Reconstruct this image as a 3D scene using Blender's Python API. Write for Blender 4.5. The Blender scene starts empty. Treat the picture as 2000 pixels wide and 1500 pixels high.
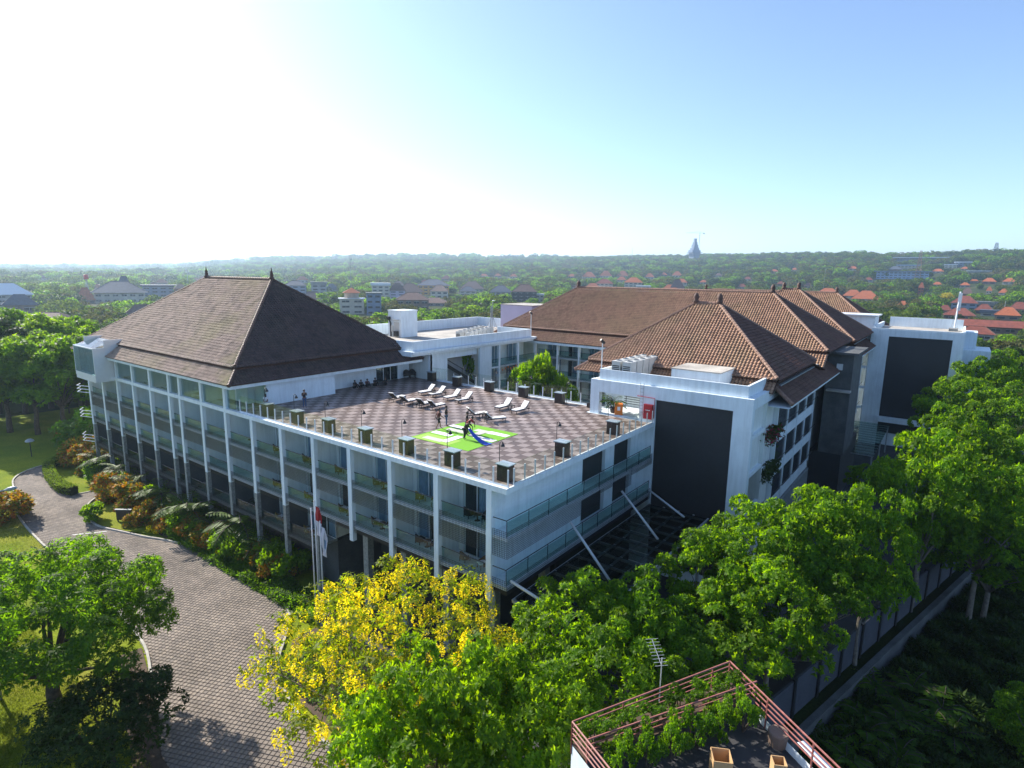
import bpy, math, random
import numpy as np
from mathutils import Vector, Matrix
from math import sin, cos, tan, radians, pi, sqrt, atan2, hypot
rnd = random.Random(7)
S = bpy.context.scene
COL = S.collection
# ------------------------------------------------------------------ camera
YAW, PITCH, ROLL = radians(53.031), radians(10.483), radians(0.8555)
CAM = Vector((-26.1376, -21.1187, 12.26))
FPX = 1155.3                                   # focal length in pixels of a 2000 px wide frame
fw = Vector((cos(PITCH)*sin(YAW), cos(PITCH)*cos(YAW), -sin(PITCH)))
rt = Vector((cos(YAW), -sin(YAW), 0))
up = rt.cross(fw)
R2 = rt*cos(ROLL) + up*sin(ROLL)
U2 = -rt*sin(ROLL) + up*cos(ROLL)
cd = bpy.data.cameras.new('camera'); cam = bpy.data.objects.new('camera', cd); COL.objects.link(cam)
cd.sensor_width = 36; cd.lens = FPX/2000*36; cd.clip_start = .3; cd.clip_end = 60000
M3 = Matrix((R2, U2, -fw)).transposed()
cam.matrix_world = Matrix.Translation(CAM) @ M3.to_4x4()
S.camera = cam
# ------------------------------------------------------------------ sky, sun, exposure
SUN_EL = radians(33.8); SUN_AZ = radians(1)   # azimuth measured from +Y towards +X
W = bpy.data.worlds.new('World'); S.world = W; W.use_nodes = True
nt = W.node_tree; nt.nodes.clear()
wo = nt.nodes.new('ShaderNodeOutputWorld'); bg = nt.nodes.new('ShaderNodeBackground'); sk = nt.nodes.new('ShaderNodeTexSky')
sk.sky_type = 'NISHITA'; sk.sun_disc = False; sk.sun_elevation = SUN_EL; sk.sun_rotation = SUN_AZ
sk.altitude = 0; sk.air_density = 0.7; sk.dust_density = 0.6; sk.ozone_density = 2.2
nt.links.new(sk.outputs[0], bg.inputs[0]); nt.links.new(bg.outputs[0], wo.inputs[0]); bg.inputs[1].default_value = 0.13
sd = bpy.data.lights.new('sun', 'SUN'); sd.energy = 4.4; sd.angle = radians(.53); sd.color = (1, .93, .82)
so = bpy.data.objects.new('sun', sd); COL.objects.link(so)
sdir = Vector((sin(SUN_AZ)*cos(SUN_EL), cos(SUN_AZ)*cos(SUN_EL), sin(SUN_EL)))
so.rotation_euler = sdir.to_track_quat('Z', 'Y').to_euler()
so.location = (0, 0, 60)
vs = S.view_settings; vs.view_transform = 'Standard'; vs.look = 'None'; vs.gamma = 1; vs.exposure = 1.14; vs.use_curve_mapping = False
S.cycles.max_bounces = 6; S.cycles.transparent_max_bounces = 24; S.cycles.volume_bounces = 0
S.cycles.diffuse_bounces = 3; S.cycles.glossy_bounces = 3; S.cycles.transmission_bounces = 4
S.cycles.use_denoising = True
HAZE = 1.9e-4
G = -13.6                                       # level of the hotel's ground; the roof terrace is z = 0
# ------------------------------------------------------------------ helpers
def ray(px, py):
    return fw + R2*((px-1000)/FPX) - U2*((py-750)/FPX)
def atz(px, py, z):
    d = ray(px, py); return CAM + d*((z-CAM.z)/d.z)
def proj(p):
    d = Vector(p)-CAM; w = d.dot(fw)
    return 1000+FPX*d.dot(R2)/w, 750-FPX*d.dot(U2)/w, w
MATS = {}
def nodes(name):
    m = bpy.data.materials.new(name); m.use_nodes = True
    n = m.node_tree.nodes; l = m.node_tree.links
    return m, n, l, n['Principled BSDF']
def mix(n, l, fac, a, b, mode='MIX'):
    x = n.new('ShaderNodeMix'); x.data_type = 'RGBA'; x.blend_type = mode
    for s, v in ((x.inputs[0], fac), (x.inputs[6], a), (x.inputs[7], b)):
        if hasattr(v, 'is_output'): l.new(v, s)
        else: s.default_value = v if not isinstance(v, tuple) else (*v, 1)[:4]
    return x.outputs[2]
def noise(n, l, scale, detail=3, rough=.55, obj=False, stretch=None):
    t = n.new('ShaderNodeTexNoise'); t.inputs['Scale'].default_value = scale; t.inputs['Detail'].default_value = detail
    t.inputs['Roughness'].default_value = rough
    if obj or stretch:
        c = n.new('ShaderNodeTexCoord'); src = c.outputs['Object']
    else:
        c = n.new('ShaderNodeNewGeometry'); src = c.outputs['Position']
    if stretch:
        mp = n.new('ShaderNodeMapping'); mp.inputs['Scale'].default_value = stretch; l.new(src, mp.inputs[0]); src = mp.outputs[0]
    l.new(src, t.inputs['Vector'])
    return t.outputs[0]
def ramp(n, l, src, stops):
    r = n.new('ShaderNodeValToRGB'); l.new(src, r.inputs[0]); e = r.color_ramp.elements
    while len(e) < len(stops): e.new(.5)
    for k, (p, c) in enumerate(stops):
        e[k].position = p; e[k].color = (*c, 1) if isinstance(c, tuple) else (c, c, c, 1)
    return r.outputs[0]
def mat(name, col, rough=.7, var=.25, scale=1.5, metal=0, spec=.5, bump=0, bscale=20, col2=None, fine=0):
    if name in MATS: return MATS[name]
    m, n, l, b = nodes(name)
    f = ramp(n, l, noise(n, l, scale, 5), [(.35, 0.), (.65, 1.)])
    c2 = col2 or tuple(c*(1-var) for c in col)
    out = mix(n, l, f, col, c2)
    if fine:
        g = ramp(n, l, noise(n, l, scale*14, 2), [(.3, 1-fine), (.7, 1.)])
        out = mix(n, l, 1., out, g, 'MULTIPLY')
    l.new(out, b.inputs['Base Color']); b.inputs['Roughness'].default_value = rough
    b.inputs['Metallic'].default_value = metal; b.inputs['Specular IOR Level'].default_value = spec
    if bump:
        bp = n.new('ShaderNodeBump'); bp.inputs['Strength'].default_value = bump; bp.inputs['Distance'].default_value = .03
        l.new(noise(n, l, bscale, 4), bp.inputs['Height']); l.new(bp.outputs[0], b.inputs['Normal'])
    MATS[name] = m; return m
def weathered(name, col, rough=.6):
    """painted render with rain streaks and grime"""
    m, n, l, b = nodes(name)
    st = ramp(n, l, noise(n, l, 1., 5, .6, stretch=(3.2, 3.2, .3)), [(.36, .9), (.56, 1.)])
    bl = ramp(n, l, noise(n, l, .5, 6, .65), [(.32, .9), (.55, 1.)])
    c = mix(n, l, 1., mix(n, l, 1., col, st, 'MULTIPLY'), bl, 'MULTIPLY')
    l.new(c, b.inputs['Base Color']); b.inputs['Roughness'].default_value = rough; b.inputs['Specular IOR Level'].default_value = .3; MATS[name] = m
def glass(name, tint, refl=.5, alpha=None, rough=.02):
    m = bpy.data.materials.new(name); m.use_nodes = True; n = m.node_tree.nodes; l = m.node_tree.links; n.clear()
    o = n.new('ShaderNodeOutputMaterial'); mx = n.new('ShaderNodeMixShader'); tr = n.new('ShaderNodeBsdfTransparent')
    gl = n.new('ShaderNodeBsdfGlossy'); gl.inputs['Roughness'].default_value = rough
    tr.inputs[0].default_value = (*tint, 1); fr = n.new('ShaderNodeLayerWeight'); fr.inputs[0].default_value = .5
    pw = n.new('ShaderNodeMath'); pw.operation = 'POWER'; pw.inputs[1].default_value = 4; l.new(fr.outputs['Facing'], pw.inputs[0])
    ml = n.new('ShaderNodeMath'); ml.operation = 'MULTIPLY_ADD'; ml.inputs[1].default_value = refl; ml.inputs[2].default_value = .05
    l.new(pw.outputs[0], ml.inputs[0]); l.new(ml.outputs[0], mx.inputs[0]); l.new(tr.outputs[0], mx.inputs[1]); l.new(gl.outputs[0], mx.inputs[2])
    l.new(mx.outputs[0], o.inputs[0]); MATS[name] = m; return m
def leafmat(name, stops, trans=.45, rough=.5, tcol=None, spec=.35):
    """thin leaves: reflect and let light through; colour varies leaf by leaf and clump by clump"""
    m, n, l, b = nodes(name)
    g = n.new('ShaderNodeNewGeometry'); r = ramp(n, l, g.outputs['Random Per Island'], stops)
    v = ramp(n, l, noise(n, l, .55, 2), [(.3, .62), (.7, 1.15)])
    oi = n.new('ShaderNodeObjectInfo'); ov = ramp(n, l, oi.outputs['Random'], [(0, (.8, .85, .8)), (1, (1.1, 1.02, .9))])
    c = mix(n, l, 1., mix(n, l, 1., r, v, 'MULTIPLY'), ov, 'MULTIPLY')
    l.new(c, b.inputs['Base Color']); b.inputs['Roughness'].default_value = max(rough, .55); b.inputs['Specular IOR Level'].default_value = min(spec, .18)
    t = n.new('ShaderNodeBsdfTranslucent')
    tc = mix(n, l, 1., c, tcol or (1.9, 1.9, .7), 'MULTIPLY'); l.new(tc, t.inputs[0])
    ms = n.new('ShaderNodeMixShader'); ms.inputs[0].default_value = trans
    o = [x for x in n if x.type == 'OUTPUT_MATERIAL'][0]
    l.new(b.outputs[0], ms.inputs[1]); l.new(t.outputs[0], ms.inputs[2]); l.new(ms.outputs[0], o.inputs[0])
    MATS[name] = m; return m

def link(o, parent=None):
    COL.objects.link(o)
    if parent is not None:
        o.parent = parent
        if parent.parent is None: o.matrix_parent_inverse = parent.matrix_basis.inverted()   # pieces are built in world coordinates
    return o
def tag(o, label=None, cat=None, group=None, kind=None):
    if label: o['label'] = label
    if cat: o['category'] = cat
    if group: o['group'] = group
    if kind: o['kind'] = kind
    return o
def empty(name, loc, label, cat, group=None, rz=0):
    o = bpy.data.objects.new(name, None); COL.objects.link(o); o.location = loc; o.rotation_euler = (0, 0, rz)
    o.empty_display_size = .3
    return tag(o, label, cat, group)
def copy_tree(root, label=None, loc=None, rz=None, scale=None, group=None):
    r = root.copy(); COL.objects.link(r)
    if loc is not None: r.location = loc
    if rz is not None: r.rotation_euler = (0, 0, rz)
    if scale is not None: r.scale = scale if not isinstance(scale, (int, float)) else (scale,)*3
    if label: r['label'] = label
    if group: r['group'] = group
    for ch in KIDS.get(root.name, []):
        c = ch.copy(); COL.objects.link(c); c.parent = r; KIDS.setdefault(r.name, []).append(c)
        for g in KIDS.get(ch.name, []):
            d = g.copy(); COL.objects.link(d); d.parent = c; KIDS.setdefault(c.name, []).append(d)
    return r
KIDS = {}
class MB:
    """collects faces and links them as ONE mesh object"""
    def __init__(s): s.v = []; s.f = []
    def quad(s, a, b, c, d):
        k = len(s.v); s.v += [tuple(a), tuple(b), tuple(c), tuple(d)]; s.f.append((k, k+1, k+2, k+3)); return s
    def poly(s, pts):
        k = len(s.v); s.v += [tuple(p) for p in pts]; s.f.append(tuple(range(k, k+len(pts)))); return s
    def box(s, x0, x1, y0, y1, z0, z1):
        if x1 < x0: x0, x1 = x1, x0
        if y1 < y0: y0, y1 = y1, y0
        if z1 < z0: z0, z1 = z1, z0
        k = len(s.v)
        s.v += [(x0,y0,z0),(x1,y0,z0),(x1,y1,z0),(x0,y1,z0),(x0,y0,z1),(x1,y0,z1),(x1,y1,z1),(x0,y1,z1)]
        s.f += [(k,k+3,k+2,k+1),(k+4,k+5,k+6,k+7),(k,k+1,k+5,k+4),(k+1,k+2,k+6,k+5),(k+2,k+3,k+7,k+6),(k+3,k,k+4,k+7)]
        return s
    def obox(s, c, ax, ay, az, hx, hy, hz):
        """box with centre c, unit axes and half sizes"""
        c = Vector(c); k = len(s.v)
        for dz in (-1, 1):
            for dx, dy in ((-1,-1),(1,-1),(1,1),(-1,1)):
                s.v.append(tuple(c + ax*(hx*dx) + ay*(hy*dy) + az*(hz*dz)))
        s.f += [(k,k+3,k+2,k+1),(k+4,k+5,k+6,k+7),(k,k+1,k+5,k+4),(k+1,k+2,k+6,k+5),(k+2,k+3,k+7,k+6),(k+3,k,k+4,k+7)]
        return s
    def tube(s, pts, rad, n=6, cap=True):
        pts = [Vector(p) for p in pts]
        if isinstance(rad, (int, float)): rad = [rad]*len(pts)
        k0 = len(s.v); prev = None
        for i, p in enumerate(pts):
            d = (pts[min(i+1, len(pts)-1)] - pts[max(i-1, 0)])
            d = d.normalized() if d.length > 1e-9 else Vector((0,0,1))
            if prev is None:
                a = d.orthogonal().normalized()
            else:
                a = (prev - d*prev.dot(d)); a = a.normalized() if a.length > 1e-6 else d.orthogonal().normalized()
            prev = a; b = d.cross(a)
            for j in range(n):
                t = 2*pi*j/n; s.v.append(tuple(p + a*(cos(t)*rad[i]) + b*(sin(t)*rad[i])))
        for i in range(len(pts)-1):
            for j in range(n):
                q = k0+i*n; s.f.append((q+j, q+(j+1)%n, q+n+(j+1)%n, q+n+j))
        if cap:
            s.f.append(tuple(k0+j for j in reversed(range(n)))); s.f.append(tuple(k0+(len(pts)-1)*n+j for j in range(n)))
        return s
    def lathe(s, prof, c=(0,0,0), n=10):
        return s.tube([(c[0], c[1], c[2]+z) for r, z in prof], [max(r, .001) for r, z in prof], n)
    def build(s, name, m, parent=None, smooth=False, label=None):
        me = bpy.data.meshes.new(name); me.from_pydata(s.v, [], s.f)
        if isinstance(m, str): m = MATS[m]
        me.materials.append(m)
        if smooth: me.polygons.foreach_set('use_smooth', [True]*len(me.polygons))
        o = bpy.data.objects.new(name, me); link(o, parent)
        if parent is not None: KIDS.setdefault(parent.name, []).append(o)
        if label: o['label'] = label
        return o
def share(o, parent, loc=None, rz=0):
    """another object with the same mesh"""
    c = bpy.data.objects.new(o.name.split('.')[0], o.data); link(c, parent)
    if loc is not None: c.location = loc
    c.rotation_euler = (0, 0, rz); KIDS.setdefault(parent.name, []).append(c)
    return c
def quads_mesh(name, V, m):
    """V: (n,4,3) array of quads -> mesh"""
    n = len(V); me = bpy.data.meshes.new(name)
    me.vertices.add(4*n); me.vertices.foreach_set('co', np.ascontiguousarray(V, dtype=np.float32).ravel())
    me.loops.add(4*n); me.loops.foreach_set('vertex_index', np.arange(4*n, dtype=np.int32))
    me.polygons.add(n); me.polygons.foreach_set('loop_start', np.arange(0, 4*n, 4, dtype=np.int32))
    me.update(calc_edges=True)
    for x in (m if isinstance(m, (list, tuple)) else [m]): me.materials.append(MATS[x] if isinstance(x, str) else x)
    return me
def inpoly(x, y, P):
    c = False; j = len(P)-1
    for i in range(len(P)):
        if (P[i][1] > y) != (P[j][1] > y) and x < (P[j][0]-P[i][0])*(y-P[i][1])/(P[j][1]-P[i][1]+1e-12)+P[i][0]: c = not c
        j = i
    return c
# ------------------------------------------------------------------ materials
weathered('white_paint', (.76, .84, .88))
weathered('white_shade_wall', (.75, .8, .78), .75)
mat('white_metal', (.72, .74, .75), .35, .05, 2)
mat('dark_panel', (.028, .03, .034), .55, .2, .3, fine=.15)
mat('granite', (.36, .39, .39), .5, .4, 6, fine=.35)
mat('dark_concrete', (.12, .125, .125), .85, .35, .9, fine=.25, bump=.2)
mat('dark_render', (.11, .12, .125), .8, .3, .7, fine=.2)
mat('panel_grey', (.075, .08, .1), .85, .25, .5, fine=.2)
mat('concrete', (.3, .31, .3), .85, .35, .9, fine=.25, bump=.2)
mat('flat_roof', (.55, .51, .45), .9, .42, .35, fine=.2)
mat('dark_metal', (.02, .021, .024), .4, .1, 3)
mat('grey_metal', (.35, .38, .4), .45, .15, 3, metal=.3)
mat('dark_wood', (.045, .03, .024), .5, .5, 3, fine=.3)
mat('tabletop', (.30, .36, .38), .25, .1, 2)
mat('curtain', (.28, .37, .48), .9, .2, 1.5)
mat('curtain_dark', (.05, .07, .06), .9, .2, 1.5)
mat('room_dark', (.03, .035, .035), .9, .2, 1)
mat('wicker', (.16, .1, .055), .8, .35, 20)
mat('wicker_yellow', (.33, .22, .06), .8, .35, 20)
mat('wicker_black', (.02, .018, .017), .7, .2, 20)
mat('cushion', (.82, .8, .77), .85, .06, 4)
mat('rust_steel', (.34, .12, .1), .5, .3, 6)
mat('soil', (.13, .085, .055), .95, .4, 2, fine=.4)
mat('kerb', (.5, .47, .41), .85, .3, 1.5, fine=.2)
mat('red_paint', (.45, .02, .03), .35, .1, 2)
mat('orange_paint', (.75, .2, .02), .45, .12, 2)
mat('lamp_black', (.015, .015, .016), .4, .1, 2)
mat('lamp_glass', (.8, .8, .76), .2, .05, 2)
mat('ac_white', (.62, .62, .58), .5, .12, 2, fine=.1)
mat('bark', (.13, .1, .075), .9, .5, 5, fine=.4, bump=.4)
mat('bark_grey', (.26, .22, .18), .9, .4, 5, fine=.4)
mat('ridge_tile', (.34, .2, .14), .7, .35, 2, fine=.25)
mat('dark_ridge', (.13, .07, .05), .7, .35, 2, fine=.25)
mat('roof_under', (.1, .05, .035), .9, .2, 1)
mat('green_mat', (.16, .42, .012), .9, .06, 6, fine=.12)
mat('green_mat_pale', (.3, .5, .07), .9, .06, 6, fine=.12)
mat('white_mat', (.78, .74, .8), .8, .05, 3)
mat('grey_mat', (.5, .49, .44), .8, .05, 3)
mat('blue_cloth', (.02, .08, .5), .7, .1, 4)
mat('skin', (.2, .105, .065), .6, .1, 4)
mat('hair', (.012, .01, .009), .6, .1, 4)
mat('cloth_black', (.016, .017, .02), .85, .2, 6)
mat('cloth_white', (.7, .7, .72), .85, .1, 6)
mat('cloth_red', (.3, .03, .035), .85, .1, 6)
mat('cloth_jeans', (.06, .1, .2), .85, .2, 6)
mat('cloth_brown', (.1, .035, .03), .85, .2, 6)
mat('cardboard', (.55, .34, .16), .8, .12, 2)
mat('asphalt', (.05, .05, .055), .9, .3, 1)
mat('terracotta', (.5, .14, .05), .8, .3, .8, fine=.3)
mat('brown_tile', (.2, .12, .1), .8, .3, .8, fine=.3)
mat('slate_tile', (.09, .11, .15), .7, .3, .8, fine=.2)
mat('pink_tile', (.5, .3, .2), .8, .2, .8)
mat('village_tile', (.26, .07, .045), .85, .35, .6, fine=.3)
mat('cream_wall', (.6, .55, .45), .8, .2, .4)
mat('orange_wall', (.62, .33, .06), .8, .2, .4)
mat('blue_grey_wall', (.2, .26, .36), .8, .15, .4)
mat('grey_wall', (.34, .35, .36), .8, .25, .4)
mat('brown_wall', (.25, .17, .13), .8, .25, .4)
mat('window_dark', (.03, .04, .05), .15, .1, 1)
mat('blue_wall', (.3, .42, .6), .7, .1, .2)
mat('purple_wall', (.55, .48, .6), .8, .08, .5)
mat('bollard', (.6, .6, .58), .6, .1, 2)
glass('rail_glass', (.74, .86, .82), .3)
glass('terrace_glass', (.95, .975, .95), .08)
glass('window_glass', (.78, .87, .87), .4)
glass('box_glass', (.72, .87, .88), .5)
glass('canopy_glass', (.5, .55, .55), .15)
mat('canopy_steel', (.42, .44, .44), .5, .2, 2)
def roofmat(name, a, b, lichen, amt, dark=.35, lim=None):
    m, n, l, bs = nodes(name)
    g = n.new('ShaderNodeNewGeometry')
    c = mix(n, l, ramp(n, l, g.outputs['Random Per Island'], [(0, 0.), (1, 1.)]), a, b)
    f = ramp(n, l, noise(n, l, .22, 6, .62), [(.45, 0.), (.62, amt)])
    if lim:      # moss grows thickest near one end of the roof
        sx = n.new('ShaderNodeSeparateXYZ'); l.new(g.outputs['Position'], sx.inputs[0]); mr = n.new('ShaderNodeMapRange'); mr.inputs[1].default_value = lim[0]; mr.inputs[2].default_value = lim[1]; mr.inputs[3].default_value = 1; mr.inputs[4].default_value = .12
        l.new(sx.outputs[1], mr.inputs[0]); ml = n.new('ShaderNodeMath'); ml.operation = 'MULTIPLY'; l.new(f, ml.inputs[0]); l.new(mr.outputs[0], ml.inputs[1]); f = ml.outputs[0]
    c = mix(n, l, f, c, lichen)
    s = ramp(n, l, noise(n, l, .9, 6, .7), [(.36, dark), (.52, 1.)])
    c = mix(n, l, 1., c, s, 'MULTIPLY')
    l.new(c, bs.inputs['Base Color']); bs.inputs['Roughness'].default_value = .7; bs.inputs['Specular IOR Level'].default_value = .3
    MATS[name] = m
roofmat('old_tile_sunlit', (.52, .37, .275), (.37, .26, .195), (.33, .3, .08), .6, .55, lim=(30, 52))  # long slopes: sunlight raised into the tile colour; the moss is its own
roofmat('old_tile_shaded', (.115, .07, .062), (.075, .048, .045), (.1, .08, .05), .3, .6)  # same old tile with the shade of the end slopes put into its colour
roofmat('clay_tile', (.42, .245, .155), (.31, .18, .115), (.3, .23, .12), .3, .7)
roofmat('clay_tile_shaded', (.17, .085, .06), (.11, .06, .045), (.14, .1, .06), .3, .7)  # clay tile darkened to carry the shade of slopes turned from the sun
def tilemat(name, ca, cb, rough=.36):
    m, n, l, b = nodes(name)
    oi = n.new('ShaderNodeNewGeometry')
    c = mix(n, l, oi.outputs['Random Per Island'], ca, cb)
    g = ramp(n, l, noise(n, l, .35, 5), [(.3, .75), (.7, 1.1)])
    g = mix(n, l, 1., g, ramp(n, l, noise(n, l, .9, 6, .7, stretch=(.5, .12, .5)), [(.36, .74), (.55, 1.)]), 'MULTIPLY')
    c = mix(n, l, 1., c, g, 'MULTIPLY'); c = mix(n, l, ramp(n, l, noise(n, l, 9, 4), [(.4, 0.), (.8, .35)]), c, (.13, .09, .07))
    l.new(c, b.inputs['Base Color']); b.inputs['Roughness'].default_value = rough; b.inputs['Specular IOR Level'].default_value = .25
    MATS[name] = m
tilemat('pale_tile', (.38, .31, .285), (.29, .235, .21), .48)
tilemat('dark_tile', (.125, .088, .073), (.17, .125, .105), .48)
tilemat('paver', (.33, .275, .225), (.21, .18, .155), .8)
def grassmat(name, a, b, dry):
    m, n, l, bs = nodes(name)
    c = mix(n, l, ramp(n, l, noise(n, l, .25, 5), [(.35, 0.), (.6, 1.)]), a, b)
    c = mix(n, l, ramp(n, l, noise(n, l, .07, 3), [(.52, 0.), (.7, .8)]), c, dry)
    c = mix(n, l, 1., c, ramp(n, l, noise(n, l, 6, 4), [(.3, .6), (.7, 1.1)]), 'MULTIPLY')
    l.new(c, bs.inputs['Base Color']); bs.inputs['Roughness'].default_value = 1; bs.inputs['Specular IOR Level'].default_value = .1
    MATS[name] = m
grassmat('lawn', (.23, .27, .015), (.15, .21, .012), (.34, .3, .05))
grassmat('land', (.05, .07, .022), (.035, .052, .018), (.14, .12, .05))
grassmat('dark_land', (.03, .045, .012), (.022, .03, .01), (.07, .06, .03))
# ------------------------------------------------------------------ terrain
def elev(px, py):
    d = ray(px, py); return atan2(d.x, d.y)-YAW, d.z/hypot(d.x, d.y)
SKY = [(-300, 526, 9000), (0, 521.5, 8000), (200, 522, 7000), (350, 520.5, 5200), (430, 514.5, 4600), (500, 508.5, 4300), (600, 507, 4000), (700, 504.5, 3700), (760, 502.5, 3500),
       (900, 504.5, 3300), (1100, 505, 3100), (1250, 502.5, 2900), (1350, 501.5, 2700), (1500, 499.5, 2300), (1600, 499, 2100), (1670, 496.5, 2000),
       (1720, 501, 2000), (1850, 499, 1900), (1900, 496, 1800), (2000, 491.5, 1700), (2300, 489, 1700)]
_a, _t, _r = [], [], []
for px, py, R in SKY:
    a, t = elev(px, py); _a.append(a); _t.append(t); _r.append(R)
_a = [-pi]+_a+[pi]; _t = [_t[0]]+_t+[_t[0]]; _r = [8000]+_r+[8000]
def hf(x, y):
    dx, dy = x-CAM.x, y-CAM.y; r = hypot(dx, dy); a = atan2(dx, dy)-YAW
    a = (a+pi) % (2*pi)-pi
    t = float(np.interp(a, _a, _t)); R = float(np.interp(a, _a, _r))
    Hr = CAM.z + t*R - 7
    base = G-.15
    if r < 1500:
        d = y-(-13.3-.262*x)          # in front of the boundary wall the land lies lower
        if d < 6 and x > -60: base -= 2.1*min(1, (6-d)/3)*max(0, min(1, (260-r)/80))
    u = min(1, max(0, (r-520)/(R-520))); s = u*u*(3-2*u)*.65+.35*u*u
    h = base+(Hr-base)*s
    if r > R: h = max(base, Hr-(r-R)*.05)
    k = min(1, max(0, (r-450)/1200))
    h += k*(1-.7*u)*(7*sin(x*.011+1.3)*sin(y*.009+.4)+4*sin(x*.023+y*.017))
    return h
def ground_at(px, py, lo=40):
    """the point of the terrain that shows at a pixel"""
    d = ray(px, py); t = lo; st = 4
    while t < 20000:
        p = CAM+d*t
        if p.z < hf(p.x, p.y):
            a, b = t-st, t
            for _ in range(20):
                m = (a+b)/2; p = CAM+d*m
                if p.z < hf(p.x, p.y): b = m
                else: a = m
            return CAM+d*b
        st = max(3, t*.012); t += st
    return None
rings = [2, 6, 10, 14, 18, 22, 26, 30, 34, 38, 42, 46, 50, 55, 60, 66, 72, 80, 88, 97, 107, 118, 130, 145, 160, 178, 198, 220, 245, 275, 310, 350, 400, 460, 530]
while rings[-1] < 9000: rings.append(rings[-1]*1.07)
rings += [11000, 14000, 19000]
m = MB(); azs = [YAW+radians(a) for a in list(np.arange(-48, 48.1, 1.2))+list(range(54, 312, 6))]
na = len(azs)
for r in rings:
    for a in azs:
        x, y = CAM.x+r*sin(a), CAM.y+r*cos(a); m.v.append((x, y, hf(x, y)))
for i in range(len(rings)-1):
    for j in range(na):
        q = i*na; m.f.append((q+j, q+(j+1) % na, q+na+(j+1) % na, q+na+j))
m.f.append(tuple(range(na)))
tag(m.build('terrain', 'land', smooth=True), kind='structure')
def yw(x): return -13.3-.262*x
def sheet(name, pts, z, mt, kind='structure'):
    m = MB(); m.poly([(x, y, z) for x, y in pts]); return tag(m.build(name, mt), kind=kind)
sheet('lawn', [(-48, yw(-48)), (112, yw(112)), (112, 110), (-48, 110)], G-.02, 'lawn')
sheet('driveway', [(-3.5, yw(-3.5)+.2), (100, yw(100)+.2), (100, -1), (48, 10), (-1.2, 14), (-4.5, 10)], G-.012, 'asphalt')
# ---- paved road
LEFT = [(-9.6, -14), (-16.5, 0), (-16, 6), (-15.2, 10.5), (-12.7, 18), (-11.7, 21.5), (-11.2, 27), (-11, 36), (-11, 46), (-10.5, 55), (-9.6, 60), (-8.4, 66), (-7.4, 70), (-5.6, 72.4), (-3.2, 73.6), (0, 74)]
RIGHT = [(-5.5, -11.5), (-7.5, -4), (-9.2, 2), (-8.8, 8), (-7.2, 12.2), (-5.2, 14.6), (-3.3, 17), (-2.5, 19.8), (-2.1, 22.5), (-2.05, 25), (-2.2, 29.5), (-2.5, 34), (-3.4, 37.6), (-4.4, 40.2), (-5.2, 42.8), (-6.1, 45.8), (-6.2, 48), (-5.6, 51.5), (-4.4, 54.2), (-2.5, 55.8), (-.6, 56.3)]
ISL = [(-.6, 58.8), (-2.6, 58), (-4.3, 58.2), (-4.9, 60), (-4.6, 64), (-3.9, 68), (-3.1, 71), (-1.8, 72.3), (-.6, 72.4)]
ROAD = LEFT+[(0, 56.3)]+RIGHT[::-1]
sheet('road', ROAD, G-.006, 'asphalt')
def kerb(name, pts, h=.16, w=.16):
    m = MB(); n = len(pts); L = []
    for i, p in enumerate(pts):
        a, b = pts[max(i-1, 0)], pts[min(i+1, n-1)]
        d = Vector((b[0]-a[0], b[1]-a[1])).normalized(); L.append((p[0]-d.y*w/2, p[1]+d.x*w/2, p[0]+d.y*w/2, p[1]-d.x*w/2))
    for i in range(n-1):
        a, b = L[i], L[i+1]; z0, z1 = G-.05, G+h
        m.quad((a[0], a[1], z1), (a[2], a[3], z1), (b[2], b[3], z1), (b[0], b[1], z1))
        m.quad((a[0], a[1], z0), (a[0], a[1], z1), (b[0], b[1], z1), (b[0], b[1], z0))
        m.quad((a[2], a[3], z1), (a[2], a[3], z0), (b[2], b[3], z0), (b[2], b[3], z1))
    return tag(m.build(name, 'kerb'), kind='structure')
def fine(pts, k=4):
    out = []
    n = len(pts)
    for i in range(n-1):
        p0, p1, p2, p3 = [Vector(pts[min(max(j, 0), n-1)]) for j in (i-1, i, i+1, i+2)]
        for s in range(k):
            t = s/k; out.append(tuple(.5*((2*p1)+(p2-p0)*t+(2*p0-5*p1+4*p2-p3)*t*t+(3*p1-p0-3*p2+p3)*t**3)))
    return out+[tuple(pts[-1])]
kerb('kerb', fine(LEFT[4:])); kerb('kerb', fine(RIGHT)); kerb('kerb', fine(ISL[:3]), h=.12)
# pavers
road = bpy.data.objects['road']
ca, sa = cos(radians(24)), sin(radians(24)); P = .29
cells = []
minx, maxx, miny, maxy = -18, 2, -14, 75
for i in range(-40, 360):
    for j in range(-80, 330):
        u, v = i*P, j*P; x = -14+u*ca-v*sa; y = -14+u*sa+v*ca
        if minx < x < maxx and miny < y < maxy and inpoly(x, y, ROAD) and not inpoly(x, y, ISL): cells.append((x, y))
def paver_quads(x, y, z, h=P/2-.012, b=.016):
    r = []
    def c(du, dv, dz): return (x+du*ca-dv*sa, y+du*sa+dv*ca, z+dz)
    t = h-b
    top = [c(-t, -t, 0), c(t, -t, 0), c(t, t, 0), c(-t, t, 0)]; bot = [c(-h, -h, -.03), c(h, -h, -.03), c(h, h, -.03), c(-h, h, -.03)]
    r.append(top)
    for k in range(4): r.append([bot[k], bot[(k+1) % 4], top[(k+1) % 4], top[k]])
    return r
def vis(x, y, z):
    a, b, w = proj((x, y, z)); return w > 0 and 0 < a < 2000 and 0 < b < 1500
near = sorted([c for c in cells if vis(*c, G) and proj((c[0], c[1], G))[0] > 330], key=lambda c: (Vector((c[0], c[1], G))-CAM).length)[:300]
ns = set(near)
Q = []
for (x, y) in cells:
    if (x, y) in ns: continue
    Q += paver_quads(x, y, G+.03+rnd.uniform(-.005, .004))
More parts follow.
